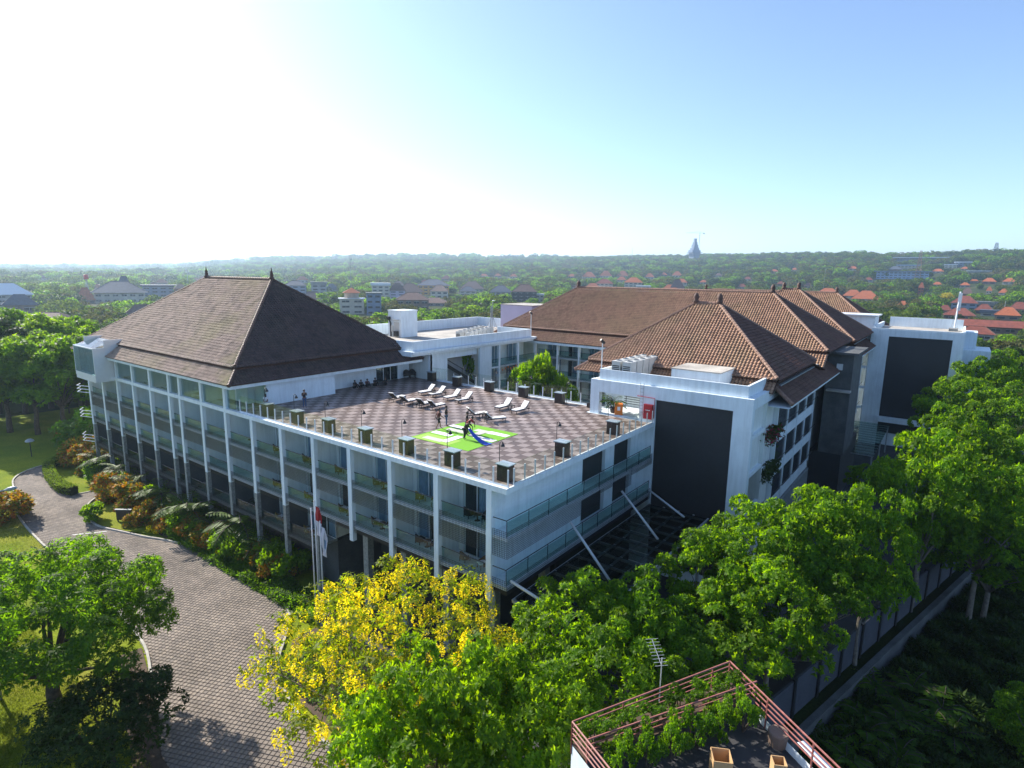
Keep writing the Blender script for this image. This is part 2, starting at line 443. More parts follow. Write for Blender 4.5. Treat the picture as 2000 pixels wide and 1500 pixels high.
me = quads_mesh('paver_field', np.array(Q), 'paver'); o = tag(link(bpy.data.objects.new('paver_field', me), road), kind='stuff')
pv = MB(); 
for q in paver_quads(0, 0, 0): pv.quad(*q)
pv = pv.build('paver', 'paver', road); pv.location = (near[0][0], near[0][1], G+.03)
for x, y in near[1:]: share(pv, road, (x, y, G+.03+rnd.uniform(-.006, .004)))
# beds
sheet('planting_bed', [(-.3, 13), (-3.2, 15.3), (-2.6, 19), (-1.9, 22), (-1.85, 30), (-2.3, 35), (-3.2, 38.5), (-3.3, 41), (-1.5, 43), (-1.2, 54), (-.3, 54)], G+.05, 'soil')
sheet('lawn_island', [(-.3, 43), (-2.2, 41), (-3.6, 40), (-5, 43), (-5.9, 46), (-5.9, 48.3), (-5.3, 51.4), (-4.2, 53.8), (-2.4, 55.2), (-.3, 55.8)], G+.09, 'lawn')
sheet('lawn_island', ISL+[], G+.09, 'lawn')
sheet('planting_bed', [(-8.6, 3), (-8.3, 8), (-6.9, 11.6), (-5, 14), (-3, 14), (-2, 6), (-6, -4), (-7.3, -3)], G+.08, 'soil')
sheet('planting_bed', [(-15.9, 4), (-15.2, 10.4), (-12.8, 18), (-11.9, 21.4), (-13.2, 21.6), (-14.4, 18), (-16.6, 10.4), (-17.4, 4)], G+.05, 'soil')
m = MB(); a, b = atz(140, 1045, G), atz(207, 1038, G)
m.quad((a.x, a.y, G+.036), (a.x+.1, a.y-.2, G+.036), (b.x+.1, b.y-.2, G+.036), (b.x, b.y, G+.036)); tag(m.build('road_marking', 'white_metal'), kind='structure')
# low outer retaining wall and panel wall
wall = empty('boundary_wall', (10, yw(10), G), 'long grey panel wall between dark piers behind the tree row', 'wall')
def wpt(s): # s metres along
    return Vector((-6+s*.9674, yw(-6+s*.9674), 0))
wd = Vector((.9674, -.2533, 0)).normalized(); wn = Vector((wd.y, -wd.x, 0)); ZU = Vector((0, 0, 1))
for k in range(34):
    s0 = k*3.2; c = wpt(s0+1.6); mb = MB(); mb.obox((c.x, c.y, G+.95), wd, wn, ZU, 1.46, .07, 1.25); 
    if k == 0: wp = mb.build('panel', 'panel_grey', wall)
    else: mb.build('panel', 'panel_grey', wall)
    c = wpt(s0); mb = MB(); mb.obox((c.x, c.y, G+1.0), wd, wn, ZU, .14, .16, 1.32); mb.build('pier', 'dark_metal', wall)
rw = MB(); c = wpt(54)+wn*.9
rw.obox((c.x, c.y, G-1.35), wd, wn, ZU, 56, .12, 1.0); rw.obox((c.x, c.y, G-.31), wd, wn, ZU, 56, .2, .05)
tag(rw.build('retaining_wall', 'dark_concrete'), 'low stained concrete retaining wall below the grey panel wall', 'wall')
sb = MB(); c = wpt(54)+wn*.45; sb.obox((c.x, c.y, G-.46), wd, wn, ZU, 56, .43, .06); tag(sb.build('ground_strip', 'dark_land'), kind='structure')

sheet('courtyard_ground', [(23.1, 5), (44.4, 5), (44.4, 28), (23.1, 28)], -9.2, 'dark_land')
# ------------------------------------------------------------------ roofs of real tiles
def tile_proto():
    return [(0, 0), (.05, .045), (.115, .095), (.175, .092), (.235, .035), (.30, 0)]
TU, TV = .30, .36
def roof_plane(pts, eave, upv, mt, root, holes=None):
    """pts: face outline (3D), eave: unit vector along the eave, upv: unit vector up the slope; returns tile quads"""
    o = Vector(pts[0]); nrm = eave.cross(upv).normalized()
    if nrm.z < 0: nrm = -nrm
    P2 = [((Vector(p)-o).dot(eave), (Vector(p)-o).dot(upv)) for p in pts]
    umin, umax = min(p[0] for p in P2), max(p[0] for p in P2); vmin, vmax = min(p[1] for p in P2), max(p[1] for p in P2)
    prof = tile_proto(); Q = []
    nu, nv = int((umax-umin)/TU)+1, int((vmax-vmin)/TV)+1
    for i in range(nu):
        u0 = umin+i*TU
        for j in range(nv):
            v0 = vmin+j*TV
            if not inpoly(u0+TU/2, v0+TV/2, P2): continue
            jit = rnd.uniform(-.006, .006); ju = rnd.uniform(-.006, .006)
            lo = [o+eave*(u0+ju+a)+upv*(v0-.02)+nrm*(b+.07+jit) for a, b in prof]
            hi = [o+eave*(u0+ju+a)+upv*(v0+TV+.01)+nrm*(b+.012+jit) for a, b in prof]
            for k in range(5): Q.append((lo[k], lo[k+1], hi[k+1], hi[k]))
    return Q
def tile_mesh(name, Q, mt, parent):
    # tiles share vertices inside one tile so that each tile is one island
    n = len(Q)//5; V = np.array([[list(p) for p in q] for q in Q]).reshape(n, 5, 4, 3)
    verts = np.concatenate([V[:, :, 0], V[:, 4:5, 1], V[:, :, 3], V[:, 4:5, 2]], axis=1).reshape(-1, 3)
    base = (np.arange(n)*12)[:, None, None]; k = np.arange(5)
    F = (base+np.stack([k, k+1, k+7, k+6], 1)[None]).reshape(-1, 4)
    me = bpy.data.meshes.new(name); me.from_pydata(verts.tolist(), [], F.tolist()); me.materials.append(MATS[mt])
    o = bpy.data.objects.new(name, me); link(o, parent); KIDS.setdefault(parent.name, []).append(o); tag(o, kind='stuff'); return o
def caps(name, lines, mt, parent, r=.17, lift=.06, gut=None):
    m = MB()
    for a, b in lines:
        a, b = Vector(a), Vector(b); L = (b-a).length; n = max(2, int(L/.38)); d = (b-a)/n
        for i in range(n):
            p = a+d*i+Vector((0, 0, lift)); m.tube([p, p+d*1.02], [r*1.08, r*.9], 7)
    return m.build(name, mt, parent)
def hip_roof(name, parent, x0, x1, y0, y1, z0, zr, mt, capm, brk=None, skip=(), low_skip=(), finials=True, step=.28, mt2=None):
    """hipped roof over a rectangle, the ridge along the longer side; brk = height of the break between the two tiers"""
    root = MB(); mt2 = mt2 or mt
    if (x1-x0) > (y1-y0): a = (y1-y0)/2; r0 = Vector((x0+a, y0+a, zr)); r1 = Vector((x1-a, y0+a, zr))
    else: a = (x1-x0)/2; r0 = Vector((x0+a, y0+a, zr)); r1 = Vector((x0+a, y1-a, zr))
    c = [Vector(p) for p in ((x0, y0, z0), (x1, y0, z0), (x1, y1, z0), (x0, y1, z0))]
    along_x = (x1-x0) > (y1-y0)
    rid = {0: r0, 1: r1 if along_x else r0, 2: r1, 3: r0 if along_x else r1}   # ridge end above each corner
    t = (brk-z0)/(zr-z0) if brk else 0
    faces = {'S': (0, 1), 'E': (1, 2), 'N': (2, 3), 'W': (3, 0)}
    B4 = [c[i].lerp(rid[i], t) for i in range(4)]
    dn = Vector((0, 0, .02)); cw = [p.copy() for p in c]
    if 'S' in low_skip: cw[0].y = B4[0].y
    for k in faces:
        i, j = faces[k]; e = [B4[i], B4[j], rid[j]]+([rid[i]] if (rid[i]-rid[j]).length > .01 else [])
        root.poly([p-dn for p in e])
        if brk and k not in low_skip:
            ci, cj = (cw[i], cw[j]) if k == 'W' else (c[i], c[j]); root.poly([p-dn for p in (ci, cj, B4[j], B4[i])])
    r = root.build(name, 'roof_under', parent)
    QQ = {}
    for k in faces:
        if k in skip: continue
        i, j = faces[k]; ev = (c[j]-c[i]).normalized(); mid = (rid[i]+rid[j])/2
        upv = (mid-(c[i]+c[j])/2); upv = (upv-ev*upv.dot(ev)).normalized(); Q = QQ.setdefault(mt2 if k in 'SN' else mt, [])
        if brk:
            bi, bj = B4[i], B4[j]
            if k not in low_skip: Q += roof_plane([cw[i] if k == 'W' else c[i], cw[j] if k == 'W' else c[j], bj, bi], ev, upv, mt, r)
            nr = ev.cross(upv); nr = nr if nr.z > 0 else -nr
            L = nr*step
            q = [bi+L, bj+L, rid[j]+L]+([rid[i]+L] if (rid[i]-rid[j]).length > .01 else [])
            Q += roof_plane(q, ev, upv, mt, r)
            fm = MB(); fm.quad(bi, bj, bj+L, bi+L); fm.build('tier_riser', 'roof_under', parent)
        else:
            Q += roof_plane([c[i], c[j], rid[j]]+([rid[i]] if (rid[i]-rid[j]).length > .01 else []), ev, upv, mt, r)
    for mm, Q in QQ.items(): tile_mesh('roof_tile_courses', Q, mm, parent)
    up_ = Vector((0, 0, step*1.2 if brk else 0))
    for i in range(4):
        if brk:
            if not ('S' in low_skip and i in (0, 1)): caps('hip_cap', [(c[i], B4[i])], capm, parent)
            caps('hip_cap', [(B4[i]+up_, rid[i]+up_)], capm, parent)
        else: caps('hip_cap', [(c[i], rid[i])], capm, parent)
    if (r0-r1).length > .05: caps('ridge_cap', [(r0+up_, r1+up_)], capm, parent, r=.2)
    if brk:
        for k in faces:
            if k in skip or k in low_skip: continue
            i, j = faces[k]; caps('tier_cap', [(B4[i]+up_*.9, B4[j]+up_*.9)], capm, parent, r=.13)
    if finials:
        for p in ((r0, r1) if (r0-r1).length > .6 else (r0,)):
            f = MB(); q = p+up_+Vector((0, 0, .1))
            f.lathe([(.28, 0), (.3, .12), (.16, .3), (.24, .42), (.14, .55), (.18, .7), (.06, .95), (.03, 1.25)] if mt == 'old_tile_sunlit' else [(.3, 0), (.34, .15), (.24, .3), (.3, .5), (.26, .75), (.12, .95), (.05, 1.0)], q, 8); f.build('finial', 'dark_ridge', parent, True)
    return r, c, rid
# ------------------------------------------------------------------ main block
F = 3.15; W = 4.4
main = empty('hotel_block', (12, 35, G), 'long white four storey hotel block with tall hipped roof and roof terrace', 'building')
def part(name, mt, *boxes, parent=main, smooth=False):
    m = MB()
    for b in boxes: m.box(*b)
    return m.build(name, mt, parent, smooth)
YC = [W*i for i in range(10)]+[41.95, 46.35, 50.75, 55.15, 59.6, 64.0]      # column lines of the long facade
Z1, Z2, Z3 = -F, -2*F, -3*F
# masses behind the balconies
part('wall', 'white_shade_wall', (1.95, 22.6, .32, 66, Z2+.02, -.34))
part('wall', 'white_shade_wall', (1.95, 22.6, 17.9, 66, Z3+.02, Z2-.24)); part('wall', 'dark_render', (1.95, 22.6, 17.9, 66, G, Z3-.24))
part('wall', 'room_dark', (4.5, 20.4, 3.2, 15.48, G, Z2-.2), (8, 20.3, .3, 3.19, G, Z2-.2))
part('terrace_slab', 'white_paint', (.16, 22.9, -1.18, 29.0, -.3, -.04))
part('ledge', 'white_paint', (-.22, .14, -1.33, 64.2, -.34, 0), (.142, 20.38, -1.33, -1.2, -.34, 0), (22.9, 23.02, 4.8, 27.6, -.34, .05))
cm = {}
for i, y in enumerate(YC):
    top = -.345 if i < 7 else 2.3
    if i == 7: top = 2.3
    w = .2
    if i < 4:
        part('column', 'white_paint', (-.22, .12, y-w, y+w, -7.5, -.346), (-.19, .1, y-w, y+w, -.344, -.02))
    elif i == 4:
        part('column', 'white_paint', (-.22, .12, y-w, y+w, -7.4, -.346), (-.19, .1, y-w, y+w, -.344, -.02)); part('column', 'granite', (-.22, .12, y-w, y+w, G, -7.41))
    else:
        part('column', 'white_paint', (-.22, .12, y-w, y+w, -6.95, -.346), (-.19, .1, y-w, y+w, -.344, top if i >= 7 else -.02)); part('column', 'granite', (-.22, .12, y-w, y+w, G, -6.96))
for y in (0.6, 4.6, 8.8, 13.0):   # set-back granite pillars of the open ground floor
    part('pillar', 'granite', (.9, 1.45, y-.28, y+.28, G, Z2-.35))
for x in (7.2, 13.6, 19.3): part('pillar', 'granite', (x-.3, x+.3, .5, 1.1, G, Z2-.35))
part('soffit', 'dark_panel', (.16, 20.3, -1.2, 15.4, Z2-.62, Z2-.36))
# floors
for z, y1, y0 in ((Z1, 64.2, -1.33), (Z2, 64.2, -1.33), (Z3, 64.2, 17.9)):
    part('floor_slab', 'white_paint' if y0 < 0 else 'granite', (-.06, 1.94, y0, y1, z-.22, z))
    if y0 < 0: part('floor_slab', 'white_paint', (1.95, 20.35, y0, .3, z-.22, z))
curtain_me = {}
def curtain(parent, x, y0, y1, z0, z1, mt, amp=.055):
    m = MB(); n = max(4, int((y1-y0)/.15)); pts = []
    for i in range(n+1):
        y = y0+(y1-y0)*i/n; pts.append((x+amp*(1 if i % 2 else -1)*(1+.3*sin(i*1.7)), y))
    for (xa, ya), (xb, yb) in zip(pts, pts[1:]): m.quad((xa, ya, z0), (xb, yb, z0), (xb, yb, z1), (xa, ya, z1))
    return m.build('curtain', mt, parent)
def window(parent, x, y0, y1, z0, z1, panes=3, open_=None, cmt='curtain', name='window'):
    m = MB(); t = .05
    m.box(x-.05, x+.03, y0, y1, z0, z0+t); m.box(x-.05, x+.03, y0, y1, z1-t, z1)
    for k in range(panes+1):
        y = y0+(y1-y0)*k/panes; m.box(x-.05, x+.03, max(y0, y-t/2), min(y1, y+t/2), z0+t, z1-t)
    w = m.build(name, 'white_metal', parent)
    for k in range(panes):
        a = y0+(y1-y0)*k/panes+t/2; b = y0+(y1-y0)*(k+1)/panes-t/2
        g = MB(); g.quad((x-.012, a, z0+t), (x-.012, b, z0+t), (x-.012, b, z1-t), (x-.012, a, z1-t)); g.build('pane', 'window_glass', w)
        if open_ is not None and k == open_:
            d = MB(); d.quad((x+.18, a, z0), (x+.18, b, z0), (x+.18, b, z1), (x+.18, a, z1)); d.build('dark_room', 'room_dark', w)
        else: curtain(w, x+.1, a, b, z0+t, z1-t, cmt)
    return w
def rail_glass(parent, x, y0, y1, z, h=1.0):
    g = MB(); g.box(x-.008, x+.008, y0+.05, y1-.05, z+.06, z+h-.03); r = g.build('balustrade', 'rail_glass', parent)
    t = MB(); t.tube([(x, y0, z+h), (x, y1, z+h)], .028, 6); t.build('top_rail', 'dark_metal', r); return r
def lattice(parent, x, y0, y1, z0, z1, p=.125, along='y', r=.0085):
    """square metal grid"""
    m = MB(); n = int((y1-y0)/p)
    for i in range(n+1):
        y = y0+(y1-y0)*i/n
        if along == 'y': m.box(x-r, x+r, y-r, y+r, z0, z1)
        else: m.box(y-r, y+r, x-r, x+r, z0, z1)
    k = int(round((z1-z0)/p))
    for i in range(k+1):
        z = z0+(z1-z0)*i/k
        if along == 'y': m.box(x-r*.6, x+r*.6, y0, y1, z-r, z+r)
        else: m.box(y0, y1, x-r*.6, x+r*.6, z-r, z+r)
    return m.build('lattice_screen', 'dark_metal', parent)
proto_l = {}
for i in range(len(YC)-1):
    ya, yb = YC[i]+.24, YC[i+1]-.24
    for lv, z in ((0, Z1), (1, Z2), (2, Z3)):
        if lv == 2 and i < 4: continue
        if i >= 4 or lv < 2:
            # party wall and glazing of a balcony
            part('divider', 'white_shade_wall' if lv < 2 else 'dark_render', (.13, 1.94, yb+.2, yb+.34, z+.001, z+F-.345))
            if i == 0: pass
            w0 = ya-.1; w1 = w0+(yb-ya)*.92
            if yb-ya > 2.2: window(main, 1.74, w0, w1, z+.03, z+2.55, 3, rnd.choice([None, None, 0, 1, 2]), 'curtain')
            rail_glass(main, .06, ya, yb, z, 1.0)
        zz = (z-1.25, z+.45) if lv == 0 else (z-.45, z+.45)
        key = (round(yb-ya, 2), lv == 0)
        if key in proto_l:
            o = proto_l[key]; share(o[0], main, (0, ya-o[1], zz[0]-o[2]))
        else: proto_l[key] = (lattice(main, -.14, ya, yb, *zz), ya, zz[0])
# corner and right-hand end gallery
for z, lv in ((Z1, 0), (Z2, 1)):
    lattice(main, -.14, -1.33, -.26, z-(1.25 if lv == 0 else .45), z+.45)
    lattice(main, -1.36, -.1, 11 if lv == 0 else 20.3, z-(1.25 if lv == 0 else .45), z+.45, along='x')
    if lv == 0:
        lattice(main, -1.36, 11.05, 13.3, z-.45, z+.45, along='x'); lattice(main, -1.36, 13.35, 16.4, z-1.25, z+.45, along='x'); lattice(main, -1.36, 16.45, 20.3, z-.45, z+.45, along='x')
    m = MB(); m.box(0, 20.3, -1.208, -1.192, z+.06, z+1.0); r = m.build('balustrade', 'rail_glass', main)
    t = MB(); t.tube([(-.02, -.2, z+1.1), (-.02, -1.2, z+1.1), (20.3, -1.2, z+1.1)], .03, 6); t.build('top_rail', 'dark_metal', r)
    for k in range(10):
        t = MB(); t.tube([(.02+2.25*k, -1.2, z), (.02+2.25*k, -1.2, z+1.1)], .025, 6); t.build('rail_post', 'dark_metal', r)
part('wall', 'white_paint', (.14, 10.85, .02, .3, Z2+.01, -.35)); part('pillar', 'white_paint', (14.4, 15.9, .02, 1.3, Z2+.01, -.35))
part('wall', 'white_paint', (18.9, 20.36, .02, 1.6, Z2+.01, -.35))
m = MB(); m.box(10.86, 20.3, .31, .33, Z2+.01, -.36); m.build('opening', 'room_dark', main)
# penthouse under the big roof
part('wall', 'white_paint', (2.9, 10.4, 29.0, 29.25, .002, 2.75)); part('wall', 'white_paint', (10.42, 17.3, 30.8, 31, .002, 2.6), (20.5, 22.3, 30.8, 31, .002, 2.6))
part('doorway', 'window_dark', (17.3, 20.5, 30.95, 31.05, .05, 2.5)); m = MB(); m.box(17.3, 20.5, 30.86, 30.87, .03, 2.4); m.build('glass_door', 'window_glass', main)
part('door_frame', 'white_metal', (18.35, 18.42, 30.84, 30.9, .03, 2.4), (19.4, 19.47, 30.84, 30.9, .03, 2.4))
part('wall', 'white_shade_wall', (2.2, 22.3, 31.05, 65, 0, 2.4), (2.9, 2.95, 29.3, 31, 0, 2.5))
m = MB(); m.box(.1, 2.85, 29.08, 29.1, .05, 2.4); m.box(.02, .04, 29.2, 31, .05, 2.4); m.build('corner_glazing', 'window_glass', main)
part('fascia', 'white_paint', (-.7, 22.4, 28.62, 28.75, 2.05, 2.36), (-.72, -.6, 28.76, 66.3, 2.05, 2.36), (22.3, 22.42, 28.76, 66.3, 2.05, 2.36))
part('soffit', 'white_paint', (-.59, 22.3, 28.76, 30.7, 2.3, 2.34), (-.59, 2.1, 30.7, 66, 2.3, 2.34))
for i in range(7, len(YC)-1):
    ya, yb = YC[i]+.24, YC[i+1]-.24
    if i == 13: 
        continue
    part('divider', 'white_shade_wall', (.13, 2.18, yb+.2, yb+.34, .001, 2.3))
    g = MB(); g.box(.0, .016, ya, yb, .06, 2.25); g.build('window', 'window_glass', main)
    if i >= 11: window(main, 1.95, ya, ya+2.2, .05, 2.1, 2)
hip_roof('roof', main, -.85, 22.5, 28.5, 66.5, 2.38, 10.95, 'old_tile_sunlit', 'dark_ridge', brk=3.45, mt2='old_tile_shaded')
# projecting glass box at the far end
part('box_frame', 'white_metal', (-2.05, -.9, 55.6, 55.72, -.05, 3.45), (-2.05, -.9, 61.6, 61.72, -.05, 3.45), (-2.05, -.95, 55.72, 61.6, -.45, .35), (-2.05, -1.93, 55.72, 61.6, 3.3, 3.42), (-2.0, .1, 55.6, 55.7, -.45, -.04), (-.9, 2, 55.62, 55.7, -.04, 4.3), (-.9, 2, 61.62, 61.7, -.04, 4.3))
m = MB(); m.box(-2.04, -2.02, 55.73, 61.59, .36, 3.3); m.build('pane', 'box_glass', main)
m = MB(); m.poly([(-1.95, 55.73, 3.42), (-1.95, 61.59, 3.42), (.4, 61.59, 4.1), (.4, 55.73, 4.1)]); m.build('skylight', 'box_glass', main)
part('box_floor', 'white_paint', (-1.9, 0, 55.73, 61.59, .2, .34))
c_ = curtain(main, -1.6, 56, 61.4, .36, 3.2, 'curtain')
# white bracket rails on the far end wall
for z in (Z1, Z2, Z3):
    for dz in (.15, .55, .95):
        m = MB(); m.tube([(-.1, 64.3, z+dz), (-.9, 66.0, z+dz+.05), (-.1, 67.4, z+dz)], .04, 5); m.build('end_rail', 'white_metal', main)
# ------------------------------------------------------------------ terrace floor, rails
floor = empty('terrace_floor', (11, 14, 0), None, None); floor['kind'] = 'structure'
T = .8; cells = []
for i in range(-1, 40):
    for j in range(-2, 52):
        x, y = .15+i*T+T/2, -1.15+j*T+T/2
        if x < .15 or y < -1.2: continue
        if x > 22.8 or (y > 28.9 and x < 10.4) or y > 30.75: continue
        if x > 20.35 and y < 4.95: continue
        cells.append((x, y, (i+j) % 2))
cells.sort(key=lambda c: (Vector((c[0], c[1], 0))-CAM).length)
def tileq(x, y, z):
    h = T/2-.004; b = .006; t = h-b
    top = [(x-t, y-t, z), (x+t, y-t, z), (x+t, y+t, z), (x-t, y+t, z)]; bo = [(x-h, y-h, z-.03), (x+h, y-h, z-.03), (x+h, y+h, z-.03), (x-h, y+h, z-.03)]
    return [top]+[[bo[k], bo[(k+1) % 4], top[(k+1) % 4], top[k]] for k in range(4)]
pt = []
for mt in ('pale_tile', 'dark_tile'):
    m = MB()
    for q in tileq(0, 0, 0): m.quad(*q)
    pt.append(m.build('floor_tile', mt, floor))
us = [0, 0]
for x, y, k in cells[:300]:
    l = (x, y, -.004+rnd.uniform(-.0015, .0015))
    if not us[k]: pt[k].location = l; us[k] = 1
    else: share(pt[k], floor, l)
for k, mt in enumerate(('pale_tile', 'dark_tile')):
    Q = []
    for x, y, c in cells[300:]:
        if c == k: Q += tileq(x, y, -.004+rnd.uniform(-.0015, .0015))
    me = quads_mesh('floor_tile_field', np.array(Q), mt); o = link(bpy.data.objects.new('floor_tile_field', me), floor); tag(o, kind='stuff'); KIDS.setdefault(floor.name, []).append(o)
def balustrade(label, p0, p1, n, last=True, zb=.0):
    p0, p1 = Vector(p0), Vector(p1); d = (p1-p0)/n; u = d.normalized(); w = Vector((u.y, -u.x, 0))
    root = empty('glass_balustrade', p0, label, 'balustrade', 'glass balustrades round the roof terrace')
    m = MB(); m.obox(((p0+p1)/2)+Vector((0, 0, zb+.05)), u, w, ZU, (p1-p0).length/2, .05, .05); m.build('base_rail', 'white_metal', root)
    for k in range(n+(1 if last else 0)):
        q = p0+d*k; m = MB(); m.obox(q+Vector((0, 0, zb+.55)), u, w, ZU, .045, .03, .52); m.build('post', 'white_metal', root)
    for k in range(n):
        q = p0+d*(k+.5); m = MB(); m.obox(q+Vector((0, 0, zb+.76))+w*.045, u, w, ZU, d.length/2-.012, .006, .68); m.build('glass_panel', 'terrace_glass', root)
balustrade('long glass balustrade with white posts above the balcony facade', (.08, -1.2, .0), (.08, 28.6, 0), 27)
balustrade('glass balustrade with white posts above the end gallery, facing the street trees', (.6, -1.24, 0), (20.2, -1.24, 0), 18)
balustrade('glass balustrade with white posts on the courtyard edge of the roof terrace', (22.93, 5.2, 0), (22.93, 27.5, 0), 20)
# ------------------------------------------------------------------ steel canopy
can = empty('entrance_canopy', (10, -4, Z2-.6), 'steel and glass canopy on slanting struts beside the tower with the dark panel', 'canopy')
zc = -7.25
m = MB()
for k in range(14):
    m = MB(); m.box(.37+k*1.5, .53+k*1.5, -6.6, -1.4, zc-.16, zc); m.build('beam', 'canopy_steel', can)
for y in (-1.5, -2.8, -4.1, -5.4, -6.6): part('purlin', 'canopy_steel', (.3, 20.2, y-.07, y+.07, zc+.001, zc+.09), parent=can)
for k in range(13):
    m = MB(); m.box(.52+k*1.5, 1.98+k*1.5-.02, -6.55, -1.5, zc+.1, zc+.112); m.build('glass_panel', 'canopy_glass', can)
for x in (.2, 7, 14.7, 20.0):
    m = MB(); m.tube([(x, -1.4, -4.45 if x in (7, 14.7) else -5.9), (x-.9 if x > 1 else x+.6, -5.0, zc+.1)], .09, 8); m.build('strut', 'white_metal', can, True)
    m = MB(); m.box(x-1.0, x-.8, -6.5, -6.3, G, zc-.15); m.build('post', 'grey_metal', can)
# ------------------------------------------------------------------ tower with the dark panel
t1 = empty('white_tower', (24, -3, G), 'white tower with a big dark panel beside the roof terrace', 'building')
def p_(root): return lambda name, mt, *b: part(name, mt, *b, parent=root)
p = p_(t1)
X = 20.4
p('frame', 'white_paint', (X, X+.6, -9.27, -7.8, G, 2.0), (X, X+.6, -9.27, 4.94, 2.001, 3.1), (X, X+.6, -1.36, .06, Z2-1, 2.0), (X, X+.6, 4.06, 4.94, -3, 2.0))
p('dark_panel', 'dark_panel', (X+.2, X+.45, -7.79, -1.37, -12.5, 1.99)); p('frame', 'white_paint', (X+.1, X+.5, -7.79, 4.9, G, -12.5))
p('wall', 'white_paint', (X+.62, X+7.7, -9.25, -8.6, 2.2, 3.1), (X+.62, X+7.7, -9.2, 4.9, 2.95, 3.08))
p('wall', 'white_paint', (X+.45, X+.6, -1.35, 4.9, G, 0)); p('wall', 'white_shade_wall', (X+4.6, X+4.8, -9.2, 4.9, G, 2.94))
p('wall', 'white_shade_wall', (X+.6, X+4.6, -8.9, -8.7, -F+.0, 2.2))
p('parapet', 'white_paint', (20.72, 20.92, -8.75, 4.25, 3.11, 4.04), (20.92, 27.6, -8.75, -8.55, 3.11, 4.04), (20.92, 24.8, 4.05, 4.25, 3.11, 4.04))
p('roof_deck', 'flat_roof', (20.93, 27.9, -8.54, 4.04, 3.11, 3.2))
p('roof_hut', 'white_paint', (22.6, 27.4, -5.9, -1.7, 3.21, 4.45)); p('roof_hut_top', 'flat_roof', (22.55, 27.45, -5.95, -1.65, 4.46, 4.54))
p('slab', 'white_paint', (X+.61, X+4.5, -.1, 4.0, -.2, -.03), (X+.61, X+9, -8.8, 4, -F-.2, -F)); p('slab', 'white_paint', (X+.61, X+4.5, -8.8, -8.5, -.2, 0), (X+.61, X+4.5, -9.2, -8.9, -.3, 0), (X+.61, X+4.5, -9.2, -8.9, -F-.3, -F), (X+.61, X+4.5, -9.2, -8.9, -2*F-.3, -2*F))
m = MB()
for k in range(4): m.tube([(25, .3, .25+.22*k), (25, 3.8, .25+.22*k)], .03, 5)
for y in (.4, 2, 3.6): m.tube([(25, y, 0), (25, y, .95)], .03, 5)
m.build('stair_rail', 'dark_metal', t1)
lad = empty('wall_ladder', (X-.12, -.1, .3), 'narrow grey ladder fixed to the white tower beside the red cabinet', 'ladder')
for dy in (-.28, .02):
    m = MB(); m.tube([(X-.14, dy, .3), (X-.14, dy, 3.35)], .022, 5); m.build('rail', 'grey_metal', lad)
for k in range(10):
    m = MB(); m.tube([(X-.14, -.28, .5+k*.29), (X-.14, .02, .5+k*.29)], .018, 5); m.build('rung', 'grey_metal', lad)
hb = empty('hydrant_cabinet', (X-.15, -.75, .3), 'red fire hydrant cabinet on the white tower wall', 'cabinet')
part('body', 'red_paint', (X-.24, X-.003, -1.2, -.4, .28, 1.55), parent=hb); part('door', 'red_paint', (X-.27, X-.242, -1.15, -.45, .33, 1.5), parent=hb)
part('nameplate', 'white_metal', (X-.278, X-.272, -1.0, -.6, 1.02, 1.08), parent=hb); part('handle', 'dark_metal', (X-.3, X-.271, -.55, -.5, .8, .95), parent=hb)
m = MB(); m.tube([(X-.08, .3, 2.15), (X-.08, -1.3, 2.12), (X-.08, -1.3, .4)], .035, 6); tag(m.build('fire_pipe', 'red_paint'), 'thin red fire pipe bent round the red cabinet on the tower wall', 'pipe')
# ------------------------------------------------------------------ link block behind the terrace
lk = empty('link_block', (34, 36, G), 'flat roofed white link block with air conditioners on its roof', 'building'); p = p_(lk)
Y = 27.7; X0, X1 = 22.75, 44.62
p('wall', 'white_shade_wall', (X0, X1+.0, Y+2.4, 44, G, 3.0), (22.76, 23.1, Y, Y+2.39, G, 2.9))
p('eave', 'white_paint', (X0-3, X1+.35, Y-.3, Y+2.3, 3.2, 3.5), (X0-3, X1+.1, Y-.05, Y+2.3, 2.95, 3.199))
p('parapet', 'white_paint', (20.2, 43.45, Y+.2, Y+.42, 3.51, 4.6), (43.2, 43.45, Y+.43, 34, 3.51, 4.6), (20, 52.0, 45.3, 45.6, 3.0, 5.0), (52, 52.3, 38.5, 45.6, 3, 5.0), (20.2, 20.4, Y+.43, 31, 3.51, 4.6))
p('roof_deck', 'flat_roof', (20.41, 52, Y+.43, 45.29, 3.3, 3.52))
for x in (22.9, 35.9, 40.1, 44.45): p('column', 'white_paint', (x-.17, x+.17, Y, Y+.35, G, 2.94))
p('wall', 'white_paint', (31.8, 34.2, Y+.02, Y+.3, G, 2.94)); p('wall', 'white_paint', (23.1, 26.2, Y+.5, Y+.7, G, 2.94))
p('stair_wall', 'grey_wall', (26.25, 31.8, Y+1.9, Y+2.0, G, 2.6)); p('lintel', 'white_paint', (26.2, 31.8, Y+.5, Y+.72, 2.1, 2.94))
m = MB(); m.poly([(26.3, Y+.9, 1.5), (31.7, Y+.9, -1.4), (31.7, Y+.9, -1.9), (26.3, Y+.9, 1.0)]); m.tube([(26.3, Y+.6, 1.9), (31.7, Y+.6, -.9)], .05, 5); m.build('stair', 'dark_metal', lk)
